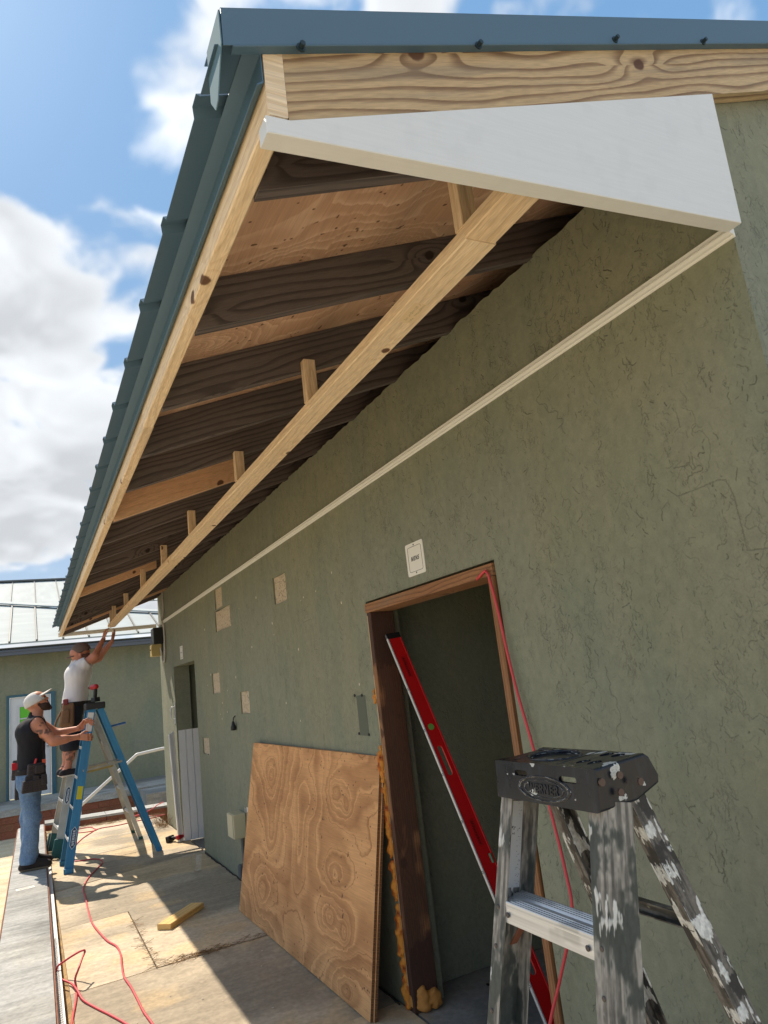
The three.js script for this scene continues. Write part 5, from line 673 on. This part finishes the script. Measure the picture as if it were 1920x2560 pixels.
  const pouch = (x, y, z, w, h, d, ry) => { const g = new RoundedBoxGeometry(w, h, d, 3, 0.015), p = g.attributes.position; for (let i = 0; i < p.count; i++) { const k = 1 + 0.18 * (-(p.getY(i)) / h); p.setX(i, p.getX(i) * k); p.setZ(i, p.getZ(i) * k); } return g.rotateY(ry).translate(x, y, z); };
  const pc = J(335, 1250, -8.45); let pp; const pp_ = () => pp; pp = part('tool_pouch', local(pouch(pc.x, pc.y + 0.02, -8.47, 0.17, 0.2, 0.1, 0.15), m), leather, m); for (const [dx, dy, w, h] of [[-0.075, -0.05, 0.06, 0.12], [0.0, -0.055, 0.065, 0.13], [0.07, -0.045, 0.055, 0.11], [0.03, 0.06, 0.09, 0.08]]) part('pocket', local(pouch(pc.x + dx, pc.y + dy, -8.418 + dx * 0.1, w, h, 0.045, 0.12), m), leather, pp_()); part('pocket', local(pouch(pc.x - 0.02, pc.y - 0.09, -8.425, 0.22, 0.12, 0.08, 0.12), m), leather, pp);
  part('screwdriver', local(new THREE.CapsuleGeometry(0.011, 0.06, 4, 8).rotateZ(-0.3).translate(pc.x - 0.01, pc.y + 0.13, -8.44), m), fabric(190, 60, 60), m); part('tool_grip', local(new RoundedBoxGeometry(0.035, 0.06, 0.02, 2, 0.005).translate(pc.x + 0.07, pc.y + 0.12, -8.45), m), fabric(200, 80, 50), m);
  const p2 = J(190, 1190, -8.72), q = part('tool_pouch', local(pouch(p2.x, p2.y, -8.68, 0.14, 0.2, 0.1, -0.5), m), leather, m); part('tape_measure', local(new RoundedBoxGeometry(0.075, 0.07, 0.04, 3, 0.012).translate(J(145, 1160).x, J(145, 1160).y, -8.66), m), fabric(176, 30, 40), m); const p3 = J(140, 1380); part('hammer_loop', local(pouch(p3.x + 0.02, p3.y, -8.7, 0.05, 0.2, 0.06, 0), m), leather, m);
  // cap, worn with the bill up front, and beard
  const cap = (r, lift, billLen, fwd, up, hd, holeBack) => { const c = hd.clone().addScaledVector(fwd, -0.012).addScaledVector(up, 0.012), bc2 = c.clone().addScaledVector(fwd, 0.1 + billLen * 0.4).addScaledVector(up, 0.028 + lift), sd = fwd.clone().cross(up); return (x, y, z) => { const px = x - c.x, py = y - c.y, pz = z - c.z, u = px * fwd.x + py * fwd.y + pz * fwd.z, v = px * up.x + py * up.y + pz * up.z, w = px * sd.x + py * sd.y + pz * sd.z; let d = (Math.hypot(u / 1.1, v / 0.98, w / 0.92) - r); d = Math.max(d, -(v + 0.02)); if (holeBack) d = Math.max(d, 0.03 - Math.hypot(u + 0.11, v - 0.012, w)); const bx = x - bc2.x, by = y - bc2.y, bz = z - bc2.z, bu = bx * fwd.x + by * fwd.y + bz * fwd.z, bv = bx * up.x + by * up.y + bz * up.z + (w * w) * 2.2, bw = w, b = Math.max((Math.hypot(bu / 0.075, bw / 0.08) - 1) * 0.06, Math.abs(bv) - 0.005); return smin(d, b, 0.012); }; };
  part('cap', local(planeUV(nets(cap(0.106, 0.012, 0.07, face, hUp, head, true), [head.x - 0.2, head.y - 0.15, zc - 0.17], [head.x + 0.28, head.y + 0.25, zc + 0.17], 0.007)), m), fabric(206, 202, 196), m);
  const bd = boneField([[F(0.052, -0.078, -0.026), F(0.052, -0.078, 0.026), 0.043, 0.043], [F(0.07, -0.085), F(0.085, -0.118), 0.036, 0.024], [F(0.006, -0.025, 0.064), F(0.045, -0.078, 0.045), 0.015, 0.024], [F(0.006, -0.025, -0.064), F(0.045, -0.078, -0.045), 0.015, 0.024], [F(0.096, -0.04, -0.014), F(0.096, -0.04, 0.014), 0.008, 0.008]], 0.03);
  part('beard', local(planeUV(nets(folds(bd, 0.012, 90, 90, 90), [head.x - 0.1, head.y - 0.2, zc - 0.14], [head.x + 0.2, head.y + 0.1, zc + 0.14], 0.007)), m), fabric(62, 44, 36), m);
  for (const s of [-1, 1]) part('eye', local(new THREE.SphereGeometry(0.0115, 10, 8).translate(...F(0.088, 0.012, s * 0.032).toArray()), m), std({ color: srgb(60, 46, 40), roughness: 0.3 }), m);
  globalThis.__cap = cap;
}
{ // man in the white shirt on the aluminium ladder
  const cap = globalThis.__cap, zc = -9.72, zn = -9.55, zf = -9.89, J = (x, y, z = zc) => atZ(a2(x, y), z), yT = 0.862, m = thing('person', 'man in white shirt and black shorts on a ladder reaching up to the nailer', 'person', [-1.28, yT, zc]);
  const head = J(585, 318), face = V(0.9, 0.36, 0).normalize(), hUp = V(-0.36, 0.93, 0).normalize(), F = (a, b, c = 0) => head.clone().addScaledVector(face, a).addScaledVector(hUp, b).add(V(0, 0, c));
  const neck = J(555, 440), shN = J(625, 485, zn + 0.0), shF = J(640, 480, zf), chN = J(535, 620, zn - 0.04), chF = J(575, 620, zf + 0.04), wN = J(500, 950, zn - 0.06), wF = J(540, 950, zf + 0.06), hipN = J(470, 1130, zn - 0.06), hipF = J(510, 1130, zf + 0.06);
  const elN = J(795, 350, zn + 0.04), wrN = J(925, 100, -9.66), elF = J(850, 375, zf), wrF = J(1045, 140, -9.8), yy = (v, y) => v.clone().setY(y);
  const knN = J(455, 1640, zn - 0.08), knF = J(425, 1640, zf + 0.06), anN = yy(J(405, 2030, zn - 0.1), yT + 0.09), anF = yy(J(362, 2030, zf + 0.05), yT + 0.09), toe = (a) => yy(a.clone().add(V(0.15, 0, 0)), yT + 0.035), heel = (a) => yy(a.clone().add(V(-0.05, 0, 0)), yT + 0.04);
  const torso = [[chN, chF, 0.11, 0.11], [shN, shF, 0.062, 0.062], [chN, wN, 0.11, 0.1], [chF, wF, 0.11, 0.1], [J(560, 600), J(520, 960), 0.12, 0.115], [neck, J(585, 540), 0.058, 0.1]], legs = [[wN, hipN, 0.1, 0.1], [wF, hipF, 0.1, 0.1], [hipN, knN, 0.092, 0.058], [hipF, knF, 0.092, 0.058], [knN, anN, 0.056, 0.036], [knF, anF, 0.056, 0.036], [knN.clone().lerp(anN, 0.15), knN.clone().lerp(anN, 0.45), 0.056, 0.052], [knF.clone().lerp(anF, 0.15), knF.clone().lerp(anF, 0.45), 0.056, 0.052]], feet = [];
  for (const a of [anN, anF]) feet.push([a, heel(a), 0.036, 0.034], [heel(a), toe(a), 0.034, 0.028]);
  const arms = [[shN, elN, 0.055, 0.044], [elN, wrN, 0.046, 0.027], [shF, elF, 0.055, 0.044], [elF, wrF, 0.046, 0.027]];
  const headB = [[F(-0.03, 0.02), F(0.02, 0.03), 0.086, 0.08, 0.04], [F(0.03, 0), F(0.055, -0.06), 0.064, 0.048, 0.03], [neck, F(-0.02, -0.06), 0.056, 0.055, 0.03], [F(0.09, 0.005), F(0.11, -0.018), 0.011, 0.014, 0.015], [F(0.085, 0.03, -0.03), F(0.085, 0.03, 0.03), 0.014, 0.014, 0.02], [F(-0.005, -0.005, 0.082), F(-0.012, -0.028, 0.08), 0.014, 0.011, 0.008], [F(-0.005, -0.005, -0.082), F(-0.012, -0.028, -0.08), 0.014, 0.011, 0.008], [F(0.088, -0.052, -0.02), F(0.088, -0.052, 0.02), 0.011, 0.011, 0.01]];
  const hN = hand(wrN, V(0.12, 0.95, -0.1), V(0, -0.1, 1), V(1, 0.1, 0), 1, 0.5), hF = hand(wrF, V(0.3, 0.9, 0.1), V(-0.2, 0.2, 0.9), V(-0.3, 0.2, 0.9), 1, 0.25);
  const skin = lin(192, 128, 104), ink = lin(84, 68, 64), cN = knN.clone().lerp(anN, 0.32);
  part('body', local(bodyGeo([...torso, ...legs, ...feet, ...arms, ...headB], 0.035, [-1.55, yT - 0.02, -10.1], [-0.62, 2.62, -9.38], [hN, hF], (x, y, z) => { const t = ss(0.09, 0.07, Math.hypot(x - cN.x, (y - cN.y) * 0.6, z - cN.z)) * ss(0.48, 0.54, fbm3(x * 34, y * 34, z * 34, 3)), v = 0.94 + 0.12 * fbm3(x * 30, y * 30, z * 30, 2); return mix3(skin, ink, t * 0.8).map((q) => q * v); }), m), skinM(), m);
  const infl = (b, e) => b.map(([p, q, ra, rb, kk]) => [p, q, ra + e, rb + e, kk]), fabric = (r, g, b, o = {}) => std({ color: srgb(r, g, b), roughness: 0.92, ...o });
  const sl = [[shN, shN.clone().lerp(elN, 0.42), 0.072, 0.074], [shF, shF.clone().lerp(elF, 0.42), 0.072, 0.074]], slD = (s, e) => { const d = e.clone().sub(s).normalize(), c = s.clone().lerp(e, 0.42); return (x, y, z) => (x - c.x) * d.x + (y - c.y) * d.y + (z - c.z) * d.z; };
  const body = boneField([...infl(torso, 0.017), [wN, hipN, 0.118, 0.12], [wF, hipF, 0.118, 0.12]], 0.045), s1 = clip(boneField([sl[0]], 0.01), slD(shN, elN)), s2 = clip(boneField([sl[1]], 0.01), slD(shF, elF));
  part('shirt', local(planeUV(nets(folds(clip((x, y, z) => smin(smin(body(x, y, z), s1(x, y, z), 0.03), s2(x, y, z), 0.03), (x, y, z) => -(y - (hipN.y + 0.06)), (x, y, z) => 0.07 - Math.hypot(x - neck.x - 0.01, (y - neck.y - 0.03), z - zc)), 0.022, 16, 6, 16), [-1.55, hipN.y, -10.15], [-0.8, 2.4, -9.3], 0.0105)), m), fabric(222, 220, 222), m);
  const sh = infl(legs.slice(0, 4), 0.022).map((b, i) => (i >= 2 ? [b[0], b[1], b[2], b[3] + 0.03] : b));
  part('shorts', local(planeUV(nets(clip(folds(boneField(sh, 0.03), 0.014, 18, 12, 18), (x, y) => y - (hipN.y + 0.055), (x, y) => J(450, 1725).y - y), [-1.6, 1.0, -10.15], [-0.85, 1.8, -9.3], 0.0105)), m), fabric(30, 32, 42), m);
  const hy = hipN.y + 0.062; part('belt', local(planeUV(nets(clip(boneField(infl([...legs.slice(0, 2), ...torso.slice(2, 5)], 0.03), 0.04), (x, y) => Math.abs(y - hy) - 0.026), [-1.6, hy - 0.07, -10.15], [-0.85, hy + 0.07, -9.3], 0.009)), m), fabric(34, 28, 26), m);
  const lea = std({ roughness: 0.8, map: tex(128, 128, [0.3, 0.3], (u, v) => mix3(rgb(112, 82, 58), rgb(150, 116, 84), fbm(u * 7, v * 7, 4, 7, 7, 12))) });
  const pc = J(375, 1210, -9.5), bag = (x, y, z, w, h, d) => { const g = new RoundedBoxGeometry(w, h, d, 4, 0.03), p = g.attributes.position; for (let i = 0; i < p.count; i++) { const k = 1 + 0.3 * (-p.getY(i) / h); p.setX(i, p.getX(i) * k - 0.3 * (h / 2 - p.getY(i)) * 0.35); p.setZ(i, p.getZ(i) * k); } return g.translate(x, y, z); };
  const tp = part('tool_pouch', local(bag(pc.x + 0.03, pc.y, -9.5, 0.15, 0.27, 0.1), m), lea, m); part('pouch_flap', local(bag(pc.x + 0.0, pc.y - 0.02, -9.455, 0.1, 0.18, 0.05), m), lea, tp); part('tape_measure', local(new RoundedBoxGeometry(0.06, 0.07, 0.04, 3, 0.014).translate(pc.x + 0.0, pc.y + 0.15, -9.47), m), std({ color: srgb(126, 40, 44), roughness: 0.3 }), m);
  part('hammer_loop', local(tube([V(pc.x - 0.04, pc.y + 0.06, -9.48), V(pc.x - 0.1, pc.y - 0.05, -9.48), V(pc.x - 0.13, pc.y - 0.14, -9.48)], 0.012, 14, 7), m), lea, m);
  for (const a of [anN, anF]) { const h = heel(a), t = toe(a), s = part('shoe', local(planeUV(nets(clip(boneField([[a, h, 0.043, 0.041], [h, t, 0.04, 0.036], [a, t, 0.042, 0.034]], 0.03), (x, y) => y - (yT + 0.085), (x, y) => yT + 0.02 - y), [h.x - 0.09, yT - 0.02, a.z - 0.08], [t.x + 0.08, yT + 0.13, a.z + 0.08], 0.006)), m), fabric(38, 34, 38), m); part('sole', local(planeUV(nets(clip(boneField([[h, t, 0.044, 0.04]], 0.01), (x, y) => y - (yT + 0.022), (x, y) => yT + 0.003 - y), [h.x - 0.09, yT - 0.02, a.z - 0.08], [t.x + 0.08, yT + 0.06, a.z + 0.08], 0.006)), m), fabric(206, 204, 200), s); part('sock', local(new THREE.CylinderGeometry(0.042, 0.046, 0.03, 16).translate(a.x, yT + 0.1, a.z), m), fabric(30, 30, 34), s); }
  // cap worn backwards, sunglasses, beard
  const back = V(-0.93, -0.1, 0).normalize(), bUp = V(-0.1, 0.99, 0).normalize(); part('cap', local(planeUV(nets(cap(0.106, -0.05, 0.05, V(-0.95, -0.3, 0).normalize(), V(-0.3, 0.95, 0).normalize(), head.clone().add(V(0.0, 0.022, 0)), false), [head.x - 0.26, head.y - 0.2, zc - 0.17], [head.x + 0.2, head.y + 0.22, zc + 0.17], 0.007)), m), fabric(108, 92, 84), m);
  part('sunglasses', local(merged([sweep(rect(0.03, 0.006, 0.002), F(0.098, 0.012, -0.062), F(0.098, 0.012, 0.062), hUp), sweep(rect(0.012, 0.004, 0.001), F(0.098, 0.018, 0.066), F(-0.01, 0.01, 0.086), hUp), sweep(rect(0.012, 0.004, 0.001), F(0.098, 0.018, -0.066), F(-0.01, 0.01, -0.086), hUp)]), m), std({ color: srgb(14, 14, 16), roughness: 0.15 }), m);
  part('beard', local(planeUV(nets(folds(boneField([[F(0.055, -0.065, -0.028), F(0.055, -0.065, 0.028), 0.046, 0.046], [F(0.015, -0.035, 0.062), F(0.05, -0.07, 0.045), 0.02, 0.028], [F(0.015, -0.035, -0.062), F(0.05, -0.07, -0.045), 0.02, 0.028]], 0.03), 0.01, 90, 90, 90), [head.x - 0.1, head.y - 0.2, zc - 0.14], [head.x + 0.2, head.y + 0.1, zc + 0.14], 0.007)), m), fabric(92, 62, 50), m);
}
// ------------------------------------------------------------------ finish
scene.traverse((o) => { if (o.isMesh) { o.castShadow = true; o.receiveShadow = true; } });
renderer.render(scene, camera);
